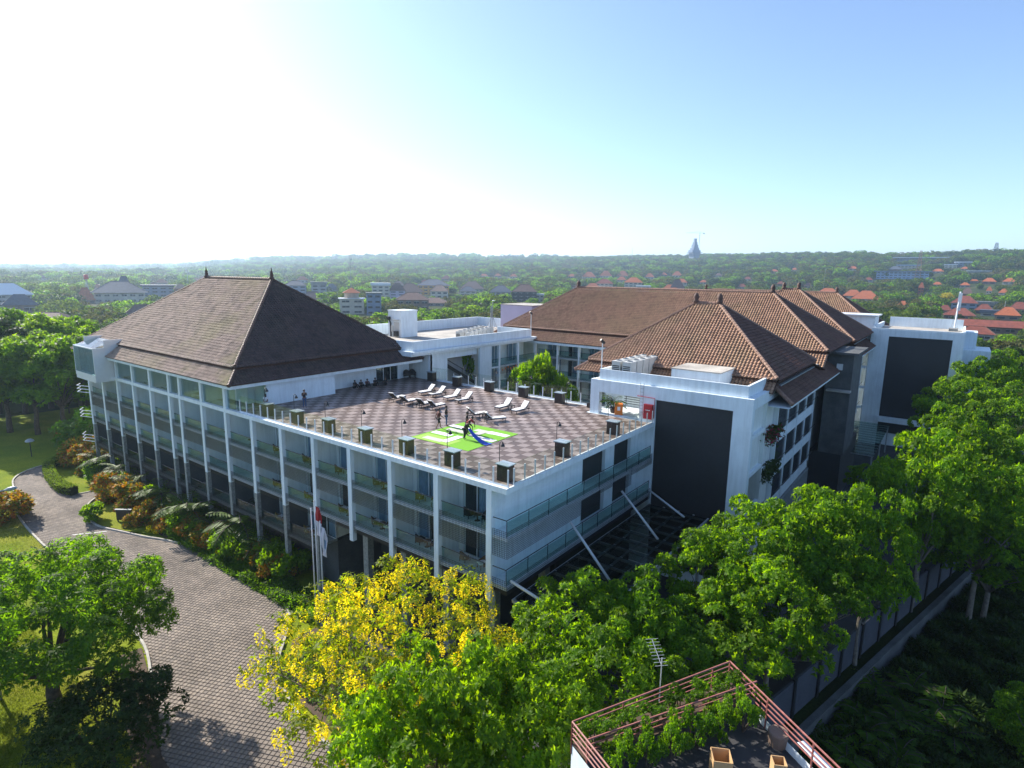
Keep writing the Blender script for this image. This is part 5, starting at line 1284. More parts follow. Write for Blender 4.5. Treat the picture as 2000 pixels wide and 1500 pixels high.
for _ in range(40000):
    a = YAW+rnd.uniform(-.76, .76); r = 95+(rnd.random()**.6)*330; x, y = CAM.x+r*sin(a), CAM.y+r*cos(a)
    if on_site(x, y): continue
    cand.append((r, x, y))
cand = cand[:9000]; grid = {}
def freep(x, y, rad):
    gx, gy = int(x//12), int(y//12)
    for i in (-1, 0, 1):
        for j in (-1, 0, 1):
            for (u, v, q) in grid.get((gx+i, gy+j), ()):
                if hypot(u-x, v-y) < rad+q*.0+1.5: return False
    return True
for t in taken: grid.setdefault((int(t[0]//12), int(t[1]//12)), []).append(t)
lst = []
for r, x, y in cand:
    s = rnd.uniform(.75, 1.35)*(1 if r > 150 else .8); rad = 5.2*s
    if not freep(x, y, rad): continue
    z = hf(x, y)
    if blocked(x, y, z, 8.5*s, 4*s): continue
    grid.setdefault((int(x//12), int(y//12)), []).append((x, y, rad)); lst.append((r, x, y, z, s))
lst.sort(); near_, far_ = lst[:250], lst[250:]
for r, x, y, z, s in near_:
    i = rnd.choices(range(5), (5, 4, 2.2, 3, 2))[0]; o = put(i, x, y, (s, s, s*rnd.uniform(.7, 1)), kinds[i], z, grp=['muted', 'mid green', 'olive', 'dark', 'yellow green'][i]+' trees in the plain behind the hotel')
# forest: everything farther, one mass of instanced clumps
fc = bpy.data.collections.new('forest_clumps')
def clump(seed, mt, R, n, L):
    g = np.random.default_rng(seed); Q = []
    for _ in range(n):
        p = np.array([g.uniform(-R, R), g.uniform(-R, R), g.uniform(2.5, 5)]); r = g.uniform(2.2, 4)
        v = unit(g.normal(size=(34, 3))); v[:, 2] = np.abs(v[:, 2]); c = p+v*r*np.array([1, 1, .9]); Q.append(rosettes(c, v, 3, L, L*.55, droop=.2))
        c2 = p+v[:14]*r*.6*np.array([1, 1, .5])-np.array([0, 0, 1.5]); Q.append(leaves(c2, g.normal(size=c2.shape), L*1.6, L*1.2))
    o = bpy.data.objects.new('clump', quads_mesh('clump', np.concatenate(Q), mt)); fc.objects.link(o); return o
for sd_, mt, n in ((1, 'leaf_far', 3), (2, 'leaf_far', 4), (3, 'leaf_far_dry', 3), (4, 'leaf_mid', 3), (5, 'leaf_dark', 3)): clump(sd_, mt, 4.5, n, 1.5)
FP = [(x, y, z, s*.85) for r, x, y, z, s in far_]
def band(r0, r1, n, s0, s1, pw=1):
    c = 0
    for _ in range(n):
        a = YAW+rnd.uniform(-.76, .76); r = sqrt(r0*r0+(r1*r1-r0*r0)*rnd.random()); x, y = CAM.x+r*sin(a), CAM.y+r*cos(a); s = rnd.uniform(s0, s1); z = hf(x, y)
        if r < 1500 and blocked(x, y, z, 8*s, 5*s): continue
        FP.append((x, y, z-.6, s))
band(400, 800, 4200, .55, 1.5); band(800, 1600, 9000, .7, 2.0); band(1600, 3000, 10000, 1.3, 2.4); band(3000, 8500, 9000, 2.2, 4.5)
me = bpy.data.meshes.new('forest'); me.vertices.add(len(FP)); me.vertices.foreach_set('co', np.array([p[:3] for p in FP], dtype=np.float32).ravel())
at_ = me.attributes.new('size', 'FLOAT', 'POINT'); at_.data.foreach_set('value', np.array([p[3] for p in FP], dtype=np.float32))
fo = tag(link(bpy.data.objects.new('forest', me)), kind='stuff')
ng = bpy.data.node_groups.new('forest_scatter', 'GeometryNodeTree'); ng.interface.new_socket('Geometry', in_out='INPUT', socket_type='NodeSocketGeometry'); ng.interface.new_socket('Geometry', in_out='OUTPUT', socket_type='NodeSocketGeometry')
N = ng.nodes; gi = N.new('NodeGroupInput'); go = N.new('NodeGroupOutput'); ip = N.new('GeometryNodeInstanceOnPoints'); ci = N.new('GeometryNodeCollectionInfo'); ci.inputs[0].default_value = fc; ci.inputs['Separate Children'].default_value = True; ci.inputs['Reset Children'].default_value = True
na_ = N.new('GeometryNodeInputNamedAttribute'); na_.data_type = 'FLOAT'; na_.inputs[0].default_value = 'size'; rv = N.new('FunctionNodeRandomValue'); rv.data_type = 'FLOAT_VECTOR'; rv.inputs[0].default_value = (0, 0, 0); rv.inputs[1].default_value = (0, 0, 6.28)
ip.inputs['Pick Instance'].default_value = True; K = ng.links.new
K(gi.outputs[0], ip.inputs['Points']); K(ci.outputs[0], ip.inputs['Instance']); K(rv.outputs[0], ip.inputs['Rotation']); K(na_.outputs[0], ip.inputs['Scale']); K(ip.outputs[0], go.inputs[0])
md = fo.modifiers.new('scatter', 'NODES'); md.node_group = ng
# ------------------------------------------------------------------ haze
hz = MB(); hz.box(-20500, 20500, -20500, 20500, G-4, 195); hm_ = bpy.data.materials.new('haze'); hm_.use_nodes = True; hn = hm_.node_tree.nodes; hn.clear()
ho = hn.new('ShaderNodeOutputMaterial'); pvn = hn.new('ShaderNodeVolumePrincipled'); pvn.inputs['Density'].default_value = HAZE; pvn.inputs['Color'].default_value = (.6, .8, 1.0, 1); pvn.inputs['Anisotropy'].default_value = .45
hm_.node_tree.links.new(pvn.outputs[0], ho.inputs['Volume']); MATS['haze'] = hm_; o = tag(hz.build('haze', 'haze'), kind='stuff')
# ------------------------------------------------------------------ things on the roof terrace
def lounger(lb, x, y, rz, first=[None]):
    if first[0] is None:
        r = empty('sun_lounger', (0, 0, 0), 'x', 'sun lounger', 'white cushioned sun loungers on the roof terrace'); first[0] = r
        m = MB(); m.box(-.95, .95, -.33, -.27, .24, .3); m.box(-.95, .95, .27, .33, .24, .3); m.box(-.95, -.89, -.27, .27, .24, .3); m.box(.89, .95, -.27, .27, .24, .3); m.build('frame', 'wicker_black', r)
        for sx in (-.85, .8):
            for sy in (-.3, .3): m = MB(); m.tube([(sx, sy, .24), (sx*1.06, sy, 0)], .028, 5); m.build('leg', 'wicker_black', r)
        m = MB(); m.obox((.62, 0, .56), Vector((cos(.78), 0, sin(.78))), Vector((0, 1, 0)), Vector((-sin(.78), 0, cos(.78))), .42, .3, .022); m.build('backrest', 'wicker_black', r)
        m = MB(); m.obox((.58, 0, .61), Vector((cos(.78), 0, sin(.78))), Vector((0, 1, 0)), Vector((-sin(.78), 0, cos(.78))), .43, .29, .035); m.build('back_cushion', 'cushion', r)
        m = MB(); m.box(-.94, .3, -.29, .29, .305, .375); m.build('seat_cushion', 'cushion', r)
        for sy in (-.36, .36): m = MB(); m.tube([(.1, sy, .3), (.1, sy, .48), (.75, sy, .5), (.85, sy, .3)], .022, 5); m.build('armrest', 'wicker_black', r)
        m = MB(); m.tube([(.9, -.2, .25), (.8, 0, .78), (.9, .2, .25)], .016, 4); m.build('prop', 'wicker_black', r)
        return place(r, x, y, .005, 1, rz, label=lb, first=True)
    return place(first[0], x, y, .005, 1, rz, label=lb)
L1 = [(833.7, 767.7, -.12), (854.5, 771.5, -.1), (883.6, 777.8, -.1), (906.4, 782.9, -.14), (983.7, 796.8, -.05), (1016.6, 803, -.08)]
n1 = ['back row lounger nearest the penthouse wall', 'back row lounger second from the penthouse wall', 'back row lounger third from the penthouse wall', 'back row lounger fourth from the penthouse wall', 'back row lounger left of the pair standing apart', 'back row lounger right of the pair standing apart']
L2 = [(776, 780, pi+.1), (797.5, 786.7, pi+.05), (829, 791.8, pi+.12), (852, 795.6, pi), (931.8, 812, pi-.45), (966, 821, pi-.5)]
n2 = ['front row lounger nearest the shaded part of the deck', 'front row lounger second from the shaded deck', 'front row lounger third from the shaded deck', 'front row lounger just behind the standing pair of people', 'front row lounger behind the people on the green mat', 'front row lounger nearest the green mat corner, turned askew']
for (px, py, a), lb in zip(L1+L2, n1+n2):
    q = atz(px, py, .1); lounger('white cushioned '+lb, q.x, q.y, a)
def side_table(px, py, lb, first=[None]):
    q = atz(px, py, .2)
    if first[0] is None:
        r = empty('side_table', (0, 0, 0), 'x', 'side table', 'small dark side tables between the loungers'); first[0] = r
        m = MB(); m.box(-.25, .25, -.25, .25, .38, .42); m.build('table_top', 'wicker_black', r)
        for sx in (-.21, .21):
            for sy in (-.21, .21): m = MB(); m.box(sx-.02, sx+.02, sy-.02, sy+.02, 0, .38); m.build('leg', 'wicker_black', r)
        return place(r, q.x, q.y, .004, 1, 0, label=lb, first=True)
    place(first[0], q.x, q.y, .004, 1, 0, label=lb)
side_table(999, 796, 'dark side table between the pair of loungers standing apart'); side_table(943, 812, 'dark side table between the two loungers by the green mat'); side_table(846, 770, 'dark side table between the first two back row loungers'); side_table(895, 782, 'dark side table between the third and fourth back row loungers')
side_table(813, 791, 'dark side table between front row loungers near the shade')
# dark cabinets with lamps
cabs = [(.95, 25.6, 'nearest the penthouse'), (1.0, 21.3, 'second from the penthouse along the facade'), (1.0, 17.1, 'third from the penthouse along the facade'), (1.0, 12.7, 'fourth from the penthouse along the facade'), (1.0, 8.35, 'left of the green mat along the facade'), (1.0, 4.05, 'in front of the green mat along the facade'), (1.0, -.3, 'at the front corner of the terrace'),
 (7.4, -.3, 'on the gallery side, nearest the front corner'), (14.9, -.3, 'on the gallery side, nearest the tower'), (22.3, 27.0, 'by the far end of the courtyard rail'), (21.8, 22.6, 'first on the courtyard side from the penthouse'), (21.8, 18.0, 'second on the courtyard side from the penthouse'), (21.8, 13.5, 'third on the courtyard side from the penthouse'), (21.8, 9.1, 'last on the courtyard side before the tower')]
c0 = empty('bar_cabinet', (0, 0, 0), 'x', 'cabinet', 'dark wooden cabinets standing along the terrace edge')
m = MB(); m.box(-.32, .32, -.42, .42, 0, 1.0); m.build('body', 'dark_wood', c0); m = MB(); m.box(-.4, .4, -.5, .5, 1.002, 1.06); m.build('top', 'tabletop', c0)
m = MB(); m.box(-.335, -.322, -.4, -.01, .06, .96); m.build('door', 'dark_wood', c0); m = MB(); m.box(-.335, -.322, .01, .4, .06, .96); m.build('door', 'dark_wood', c0)
l0 = empty('terrace_lamp', (0, 0, 0), 'x', 'lamp', 'black goose neck lamps beside the terrace cabinets')
m = MB(); m.tube([(0, 0, 0), (0, 0, 2.15), (.03, 0, 2.26), (.12, 0, 2.3), (.2, 0, 2.24)], .022, 6); m.build('pole', 'lamp_black', l0); m = MB(); m.lathe([(.14, -.24), (.12, -.16), (.05, -.05), (.03, .02)], (.2, 0, 2.22), 9); m.build('shade', 'lamp_black', l0); m = MB(); m.lathe([(.02, -.3), (.06, -.27), (.05, -.2)], (.2, 0, 2.22), 8); m.build('bulb', 'lamp_glass', l0); m = MB(); m.lathe([(.12, 0), (.12, .03)], (0, 0, 0), 8); m.build('foot', 'lamp_black', l0)
for k, (x, y, w) in enumerate(cabs):
    rz = 0 if k < 7 or k > 8 else pi/2
    place(c0, x, y, .004, 1, 0 if k not in (7, 8) else 0, label='dark wooden cabinet '+w, first=k == 0)
    if k in (9,): continue
    place(l0, x+.1, y+.55 if k < 9 else y-.7, .004, 1, -.6, label='black goose neck lamp beside the cabinet '+w, first=k == 0)
# green mat with strips
gm = MB(); gm.box(4.0, 9.95, 5.35, 11.1, .004, .02); tag(gm.build('turf_mat', 'green_mat'), 'bright green square of artificial turf on the checkered deck', 'turf mat')
gm = MB(); gm.box(4.05, 5.6, 7.4, 10.9, .0215, .026); tag(gm.build('turf_patch', 'green_mat_pale'), 'paler yellow green patch of turf at the front of the green mat', 'turf patch')
for k, (px, py, ax, mt, lb) in enumerate([(863.5, 846.5, 'y', 'white_mat', 'white strip nearest the walking person'), (847, 857, 'y', 'grey_mat', 'grey strip at the left corner of the green mat'), (883, 857.5, 'x', 'white_mat', 'white strip lying crosswise in front'), (897, 834, 'y', 'white_mat', 'white strip at the rear left behind the bending person'), (892, 841, 'y', 'grey_mat', 'grey strip left of the bending person'), (934, 847, 'x', 'grey_mat', 'grey strip lying crosswise behind the blue cloth'), (947, 843, 'y', 'grey_mat', 'short painted shadow strip at the rear edge'), (973, 848, 'y', 'white_mat', 'white strip at the right corner of the green mat'), (947, 857.5, 'y', 'white_mat', 'white strip right of the blue cloth')]):  # the short strip at the rear edge stands in for a cast shadow
    q = atz(px, py, .03); m = MB(); h = .022+.006*(k % 3)
    if ax == 'y': m.box(q.x-.32, q.x+.32, q.y-.95, q.y+.95, h, h+.006)
    else: m.box(q.x-.95, q.x+.95, q.y-.32, q.y+.32, h, h+.006)
    tag(m.build('exercise_mat', mt), lb if 'green mat' in lb else lb+' on the green mat', 'mat', 'exercise mats laid out on the green turf')
m = MB(); q = atz(935, 866, .05); qa = atz(915, 850, .9)
nn = 9
for i in range(nn):
    t0, t1 = i/nn, (i+1)/nn
    def cl(t): return Vector((5.9+.3*t, 6.9-1.7*t, .95*(1-t)**2.2+.045))
    a, b = cl(t0), cl(t1); w0, w1 = .15+.2*t0, .15+.2*t1; m.quad(a-Vector((w0, 0, 0)), a+Vector((w0, 0, 0)), b+Vector((w1, 0, 0)), b-Vector((w1, 0, 0)))
tag(m.build('blue_cloth', 'blue_cloth', smooth=True), 'bright blue cloth pulled up from the green mat by the bending person', 'cloth')
# ------------------------------------------------------------------ people
def skin(name, chains, mt, parent, sub=1):
    """continuous body grown round joined bones; chains: lists of (point, radius), the first point of a later chain joins the nearest earlier one"""
    V, E_, Rr = [], [], []
    for ch in chains:
        prev = None
        for k, (p, r) in enumerate(ch):
            p = Vector(p); j = None
            if k == 0 and V: j = min(range(len(V)), key=lambda i: (V[i]-p).length)
            if j is not None and (V[j]-p).length < .02: prev = j; continue
            V.append(p); Rr.append(r); n = len(V)-1
            if prev is not None: E_.append((prev, n))
            elif j is not None: E_.append((j, n))
            prev = n
    me = bpy.data.meshes.new(name); me.from_pydata([tuple(v) for v in V], E_, []); o = bpy.data.objects.new(name, me); link(o, parent); me.materials.append(MATS[mt])
    md = o.modifiers.new('skin', 'SKIN'); md.use_smooth_shade = True
    for i, r in enumerate(Rr): me.skin_vertices[0].data[i].radius = (r, r)
    me.skin_vertices[0].data[0].use_root = True
    md = o.modifiers.new('sub', 'SUBSURF'); md.levels = sub; md.render_levels = sub
    return o
POSE = {
 'stand': dict(hip=.92, lean=0, la=[(.2, .02, 1.12), (.19, .1, .9)], ra=[(-.2, .02, 1.12), (-.19, .1, .9)], ll=[(.1, .03, .5), (.11, 0, .08)], rl=[(-.1, .03, .5), (-.11, 0, .08)]),
 'walk': dict(hip=.9, lean=.06, la=[(.22, .1, 1.13), (.2, .28, .98)], ra=[(-.22, -.1, 1.13), (-.2, -.2, .9)], ll=[(.09, -.05, .5), (.1, -.32, .14)], rl=[(-.09, .16, .5), (-.1, .24, .08)]),
 'phone': dict(hip=.92, lean=0, la=[(.22, .05, 1.14), (.1, .24, 1.36)], ra=[(-.22, .05, 1.14), (-.1, .22, 1.35)], ll=[(.1, .03, .5), (.12, 0, .08)], rl=[(-.1, .03, .5), (-.12, 0, .08)]),
 'point': dict(hip=.92, lean=0, la=[(.3, .1, 1.25), (.45, .3, 1.3)], ra=[(-.2, .1, 1.14), (-.1, .25, 1.15)], ll=[(.08, .03, .5), (.09, 0, .08)], rl=[(-.08, .03, .5), (-.09, 0, .08)]),
 'bend': dict(hip=.88, lean=.75, la=[(.2, .62, .98), (.14, .62, .78)], ra=[(-.2, .6, .98), (-.12, .6, .78)], ll=[(.1, .06, .48), (.12, 0, .08)], rl=[(-.1, .06, .48), (-.12, -.06, .08)]),
 'sit': dict(hip=.12, lean=.12, la=[(.24, .2, .38), (.16, .42, .42)], ra=[(-.24, .2, .38), (-.16, .42, .42)], ll=[(.12, .42, .48), (.13, .62, .06)], rl=[(-.12, .42, .46), (-.14, .6, .06)]),
}
def person(pose, x, y, z, rz, shirt, legs, label, hair_long=False, s=1, shorts=False):
    p = POSE[pose]; r = empty('person', (0, 0, 0), label, 'person', 'people on the roof terrace'); h = p['hip']; L = p['lean']
    def sp(t): return Vector((0, sin(L)*t, h+cos(L)*t))
    chest, neck = sp(.38), sp(.54); head = neck+Vector((0, .03+.06*L, .06+.0*L)); top = neck+Vector((0, .05+.1*L, .22-.07*L)); sh = sp(.47)
    body = [[((0, 0, h), .12), (tuple(sp(.18)), .115), (tuple(chest), .125), (tuple(neck), .05), (tuple(head), .07), (tuple((head+top)/2), .088), (tuple(top), .05)]]
    shl, shr = sh+Vector((.17, 0, 0)), sh-Vector((.17, 0, 0)); hd = []
    for s_, a, c in ((shl, p['la'], 1), (shr, p['ra'], -1)):
        e, w = Vector(a[0]), Vector(a[1]); d = (w-e).normalized(); hand = w+d*.08
        body.append([(tuple(chest), .1), (tuple(s_), .06), (tuple(e), .042), (tuple(w), .03), (tuple(hand), .03)])
        sd2 = d.cross(Vector((0, 0, 1))); sd2 = sd2.normalized() if sd2.length > .1 else Vector((1, 0, 0))
        for f, fl in ((-.024, .07), (-.008, .085), (.008, .08), (.024, .065)): body.append([(tuple(hand), .03), (tuple(hand+sd2*f+d*fl), .009)])
        body.append([(tuple(hand), .03), (tuple(w+d*.05+sd2*.055*c), .01)])
    for a, c in ((p['ll'], 1), (p['rl'], -1)):
        k, f = Vector(a[0]), Vector(a[1]); body.append([((0, 0, h), .12), ((.09*c, 0, h-.06 if h > .5 else h), .085), (tuple(k), .055), (tuple(f), .036), (tuple(f+Vector((0, .14, -.045))), .03)])
    skin('body', body, 'skin', r)
    skin('shirt', [[(tuple(sp(.02)), .145), (tuple(sp(.2)), .14), (tuple(chest), .15), (tuple(sp(.5)), .075)], [(tuple(chest), .12), (tuple(shl), .08), (tuple(shl.lerp(Vector(p['la'][0]), .75)), .062)], [(tuple(chest), .12), (tuple(shr), .08), (tuple(shr.lerp(Vector(p['ra'][0]), .75)), .062)]], shirt, r)
    tr = [[((0, 0, h+.02), .14)]]
    for a, c in ((p['ll'], 1), (p['rl'], -1)):
        k, f = Vector(a[0]), Vector(a[1]); e = k.lerp(f, .9) if not shorts else k; tr.append([((0, 0, h+.02), .14), ((.09*c, 0, h-.06 if h > .5 else h), .1), (tuple(k), .072 if not shorts else .08)]+([(tuple(e), .052)] if not shorts else []))
    skin('trousers', tr, legs, r)
    m = MB(); c_ = (head+top)/2+Vector((0, -.02, .03)); m.lathe([(.03, .1), (.075, .085), (.1, .03), (.1, -.03), (.085, -.07 if not hair_long else -.22), (.05, -.09 if not hair_long else -.26)][::-1], c_+Vector((0, -.015, 0)), 9); m.build('hair', 'hair', r, True)
    m = MB(); m.lathe([(.012, -.015), (.012, .02)], c_+Vector((0, .108, -.05)), 5); m.build('nose', 'skin', r)
    r.location = (x, y, z); r.rotation_euler = (0, 0, rz); r.scale = (s, s, s); return r
person('phone', 4.55, 25.6, .005, 2.9, 'cloth_black', 'cloth_jeans', 'person in dark shirt and jeans standing alone in the shade, hands near the face')
person('stand', 1.55, 26.9, .005, 2.2, 'cloth_white', 'cloth_white', 'person in white shirt with long dark hair standing behind the first cabinet', hair_long=True, s=.93)
person('walk', 7.0, 11.1, .022, -1.9, 'cloth_brown', 'cloth_black', 'person in dark red shirt and shorts walking onto the green mat', shorts=True)
person('point', 8.15, 11.35, .005, -2.4, 'cloth_black', 'cloth_jeans', 'person in black top and jeans behind the green mat, one arm held out')
person('bend', 6.1, 7.55, .022, -2.9, 'cloth_black', 'cloth_black', 'person in black bending to hold the end of the blue cloth')
person('bend', 7.1, 8.2, .022, -2.5, 'cloth_red', 'cloth_black', 'person in red shirt leaning beside the bending person in black')
person('stand', 7.6, 8.6, .022, -2.4, 'cloth_black', 'cloth_black', 'person in black standing just behind the red shirted one')
for k, (x, y, a, sc, sh_) in enumerate([(13.5, 29.9, 3.3, 1, 'cloth_black'), (14.2, 29.7, 2.9, .97, 'cloth_black'), (14.9, 29.5, 2.8, 1, 'cloth_brown'), (15.8, 29.3, 3.0, 1.03, 'cloth_black'), (17.0, 28.9, 2.3, .95, 'cloth_black')]):
    person('sit', x, y, .005, a, sh_, 'cloth_black', ['person sitting on the deck at the left end of the group by the penthouse wall', 'person sitting second from left in the group by the penthouse wall', 'person in brown shirt sitting in the middle of the group by the wall', 'person sitting upright second from right in the group by the wall', 'person sitting apart at the right end of the group, before the dark door'][k], s=sc)
# tub chairs and tables of the balconies and terrace
def tub(mt, name='tub_chair'):
    r = empty(name, (0, 0, 0), 'x', 'chair', 'tub chairs on the balconies'); m = MB()
    pts = []
    for i in range(9):
        a = -pi*.62+i*pi*1.24/8; pts.append((sin(a)*.33, -cos(a)*.3-.02))
    for (a, b), (c, d) in zip(pts, pts[1:]):
        h1 = .48+.34*max(0, -b/.32)**1.5; h2 = .48+.34*max(0, -d/.32)**1.5
        m.quad((a, b, .2), (c, d, .2), (c*1.06, d*1.1, h2), (a*1.06, b*1.1, h1)); m.quad((a*.88, b*.88, .2), (a*.95, b*1.0, h1), (c*.95, d*1.0, h2), (c*.88, d*.88, .2)); m.quad((a*1.06, b*1.1, h1), (c*1.06, d*1.1, h2), (c*.95, d*1.0, h2), (a*.95, b*1.0, h1))
    m.build('backrest', mt, r); m = MB(); m.box(-.27, .27, -.24, .28, .34, .42); m.build('seat', 'cushion' if mt != 'wicker_black' else 'wicker_black', r)
    for sx in (-.24, .24):
        for sy in (-.22, .24): m = MB(); m.box(sx-.02, sx+.02, sy-.02, sy+.02, 0, .34); m.build('leg', mt, r)
    return r
TC = [tub('wicker'), tub('wicker_yellow'), tub('wicker_black')]; tf = [True]*3
tb = empty('balcony_table', (0, 0, 0), 'x', 'table', 'low round tables on the balconies'); m = MB(); m.lathe([(.3, .42), (.3, .45)], (0, 0, 0), 12); m.build('table_top', 'wicker', tb); m = MB(); m.lathe([(.2, 0), (.05, .05), (.05, .41)], (0, 0, 0), 8); m.build('base', 'wicker', tb); tbf = True
ordn = ['first', 'second', 'third', 'fourth', 'fifth', 'sixth', 'seventh', 'eighth', 'ninth', 'tenth', 'eleventh', 'twelfth', 'thirteenth', 'fourteenth']
for i in range(len(YC)-2):
    ya, yb = YC[i]+.3, YC[i+1]-.3
    if yb-ya < 2.2: continue
    for lv, z in ((0, Z1), (1, Z2), (2, Z3)):
        if lv == 2 and i < 4: continue
        fl = ['upper', 'middle', 'lowest'][lv]; where = 'on the %s balconies, %s bay from the front corner' % (fl, ordn[i])
        c = rnd.choice([0, 0, 1, 2]) if i < 4 else rnd.choice([0, 1, 1, 2, 2])
        col_ = ['brown', 'tan', 'black'][c]; y = ya+.9+rnd.uniform(-.3, .3)
        place(TC[c], .95, y, z+.002, 1, rnd.uniform(-.6, .4)+pi*.5, label='%s wicker tub chair %s' % (col_, where), first=tf[c]); tf[c] = False
        if rnd.random() < .75:
            place(tb, .9, y+.75, z+.002, 1, 0, label='low round table '+where, first=tbf); tbf = False
        if i < 6:
            place(TC[c], .95, y+1.5, z+.002, 1, rnd.uniform(-.3, .3)-pi*.6, label='%s tub chair past the table %s' % (col_, where))
for k, (x, y) in enumerate([(21.4, 30.2), (22.2, 30.1)]): place(TC[2], x, y, .005, 1.25, 2.6, label=['left black armchair beside the penthouse window', 'right black armchair beside the penthouse window'][k])
# ------------------------------------------------------------------ roof plant
def ac(root_name, w, d, h, fans, grp):
    r = empty(root_name, (0, 0, 0), 'x', 'air conditioner', grp); m = MB(); m.box(-w/2, w/2, -d/2, d/2, .06, h); m.build('casing', 'ac_white', r)
    m = MB()
    for k in range(7): m.box(-w/2-.012, -w/2-.001, -d/2+.06, d/2-.06, .2+k*(h-.5)/7, .2+(k+.55)*(h-.5)/7)
    m.build('grille', 'dark_metal', r)
    for k in range(fans):
        x = (k-(fans-1)/2)*w/fans; m = MB(); m.lathe([(.26, 0), (.26, .07)], (x, 0, h+.001), 10); f = m.build('fan_ring', 'grey_metal', r); m = MB(); m.lathe([(.2, .01), (.2, .03)], (x, 0, h+.05), 8); m.build('fan', 'dark_metal', f)
    for sx in (-w/2+.08, w/2-.08): m = MB(); m.box(sx-.04, sx+.04, -d/2, d/2, 0, .059); m.build('foot', 'dark_metal', r)
    return r
A1 = ac('condenser_unit', 1.15, .8, 1.6, 1, 'tall condenser units on the tower roof'); fst = True
for i in range(5):
    for j in range(2):
        place(A1, 21.7+i*1.3, 2.9-j*1.05-i*.0, 3.21, 1, 0, label='tall condenser unit on the tower roof, %s of the %s row' % (ordn[i], ['left', 'right'][j]), first=fst); fst = False
A2 = ac('condenser_unit', 1.0, .7, 1.05, 1, 'low condenser units on the link block roof'); fst = True
for k, (i, j) in enumerate([(i, j) for i in range(6) for j in range(2)]):
    place(A2, 33.6+i*1.7+j*.3, 31.0+j*2.1+i*.7, 3.53, 1, .2, label='low condenser unit on the link block roof, %s of the %s row' % (ordn[i], ['near', 'far'][j]), first=fst); fst = False
q = atz(962, 640, 3.6); an = empty('roof_antenna', (q.x, q.y, 3.53), 'antenna mast with white dish on a tripod at the link block parapet', 'antenna')
m = MB(); m.tube([(q.x, q.y, 3.53), (q.x, q.y, 7.9)], .06, 6); m.tube([(q.x-.5, q.y, 3.53), (q.x-.35, q.y, 7.2)], .1, 6); m.build('mast', 'grey_metal', an)
for a in (0, 2.1, 4.2): m = MB(); m.tube([(q.x, q.y, 5.6), (q.x+1.1*cos(a), q.y+1.1*sin(a), 3.53)], .03, 5); m.build('stay', 'grey_metal', an)
m = MB(); m.lathe([(.28, 0), (.2, .06), (.03, .1)], (q.x+.1, q.y-.1, 8.0), 10); m.build('dish', 'white_metal', an)
r = empty('roof_antenna', (96, -20, 4.4), 'tilted white mast with box base on the far tower roof', 'antenna'); a, b = Vector((93.5, -20.5, 4.41)), Vector((94.5, -20.6, 10.6)); m = MB(); m.tube([a, b], .12, 6); m.build('mast', 'white_metal', r); m = MB(); m.box(94.15, 94.55, -20.9, -20.4, 7.6, 10.4); m.build('antenna', 'white_metal', r); m = MB(); m.box(91.2, 93.9, -21, -19.8, 4.41, 4.8); m.build('base', 'concrete', r); m = MB(); m.tube([(91.5, -20, 4.5), (94.0, -20.5, 8)], .03, 4); m.build('stay', 'grey_metal', r)
for x, y, z, h, lb in ((20.9, 4.2, 3.1, 3.3, 'white camera pole at the left corner of the tower parapet'), (43.3, 27.9, 4.6, 2.2, 'white camera pole at the corner of the link block parapet'), (53.6, 2.0, 10.2, 0, '')):
    if not lb: continue
    r = empty('camera_pole', (x, y, z), lb, 'camera pole'); m = MB(); m.tube([(x, y, z), (x, y, z+h)], .05, 6); m.build('pole', 'white_metal', r); m = MB(); m.obox((x-.1, y-.05, z+h+.1), Vector((.6, -.3, -.6)).normalized(), Vector((.45, .9, 0)).normalized(), Vector((.6, -.3, -.6)).normalized().cross(Vector((.45, .9, 0)).normalized()), .25, .1, .1); m.build('camera', 'lamp_black', r)
# plants and boxes in the tower opening
pl = frond_plant('potted_palm', 'potted palm in the opening of the white tower', 'plant', 'leaf_palm', .9, 13, 1.5, 21); q = atz(1188, 803, 0); place(pl, 21.6, 3.2, -.02, .95, 0, first=True); m = MB(); m.lathe([(.24, 0), (.34, .5), (.3, .52)], (21.6, 3.2, -.02), 10); pl.scale = (1, 1, 1); m.build('pot', 'dark_wood', pl)
m = MB(); m.box(-.35, .35, -.35, .35, 0, 1.0); ob = m.build('orange_box', 'orange_paint'); ob.location = (21.3, 2.5, -.02); ob.rotation_euler = (0, 0, .5); tag(ob, 'orange box with a white pictogram in the opening of the white tower', 'box')
m = MB(); m.lathe([(.09, 0), (.1, .04), (.06, .2), (.03, .22)], (0, 0, .3), 7); m.obox((-.36, 0, .6), Vector((0, 1, 0)), Vector((0, 0, 1)), Vector((1, 0, 0)), .13, .17, .004); e = m.build('pictogram', 'white_metal', ob); e.location = (0, 0, 0); e.matrix_parent_inverse = Matrix.Identity(4)
m = MB(); m.box(-.5, .5, -.2, .2, 0, .4); ob = m.build('wooden_box', 'dark_wood'); ob.location = (22.0, 5.6, .004); ob.rotation_euler = (0, 0, 1.5); tag(ob, 'low brown wooden box at the end of the courtyard rail', 'box')
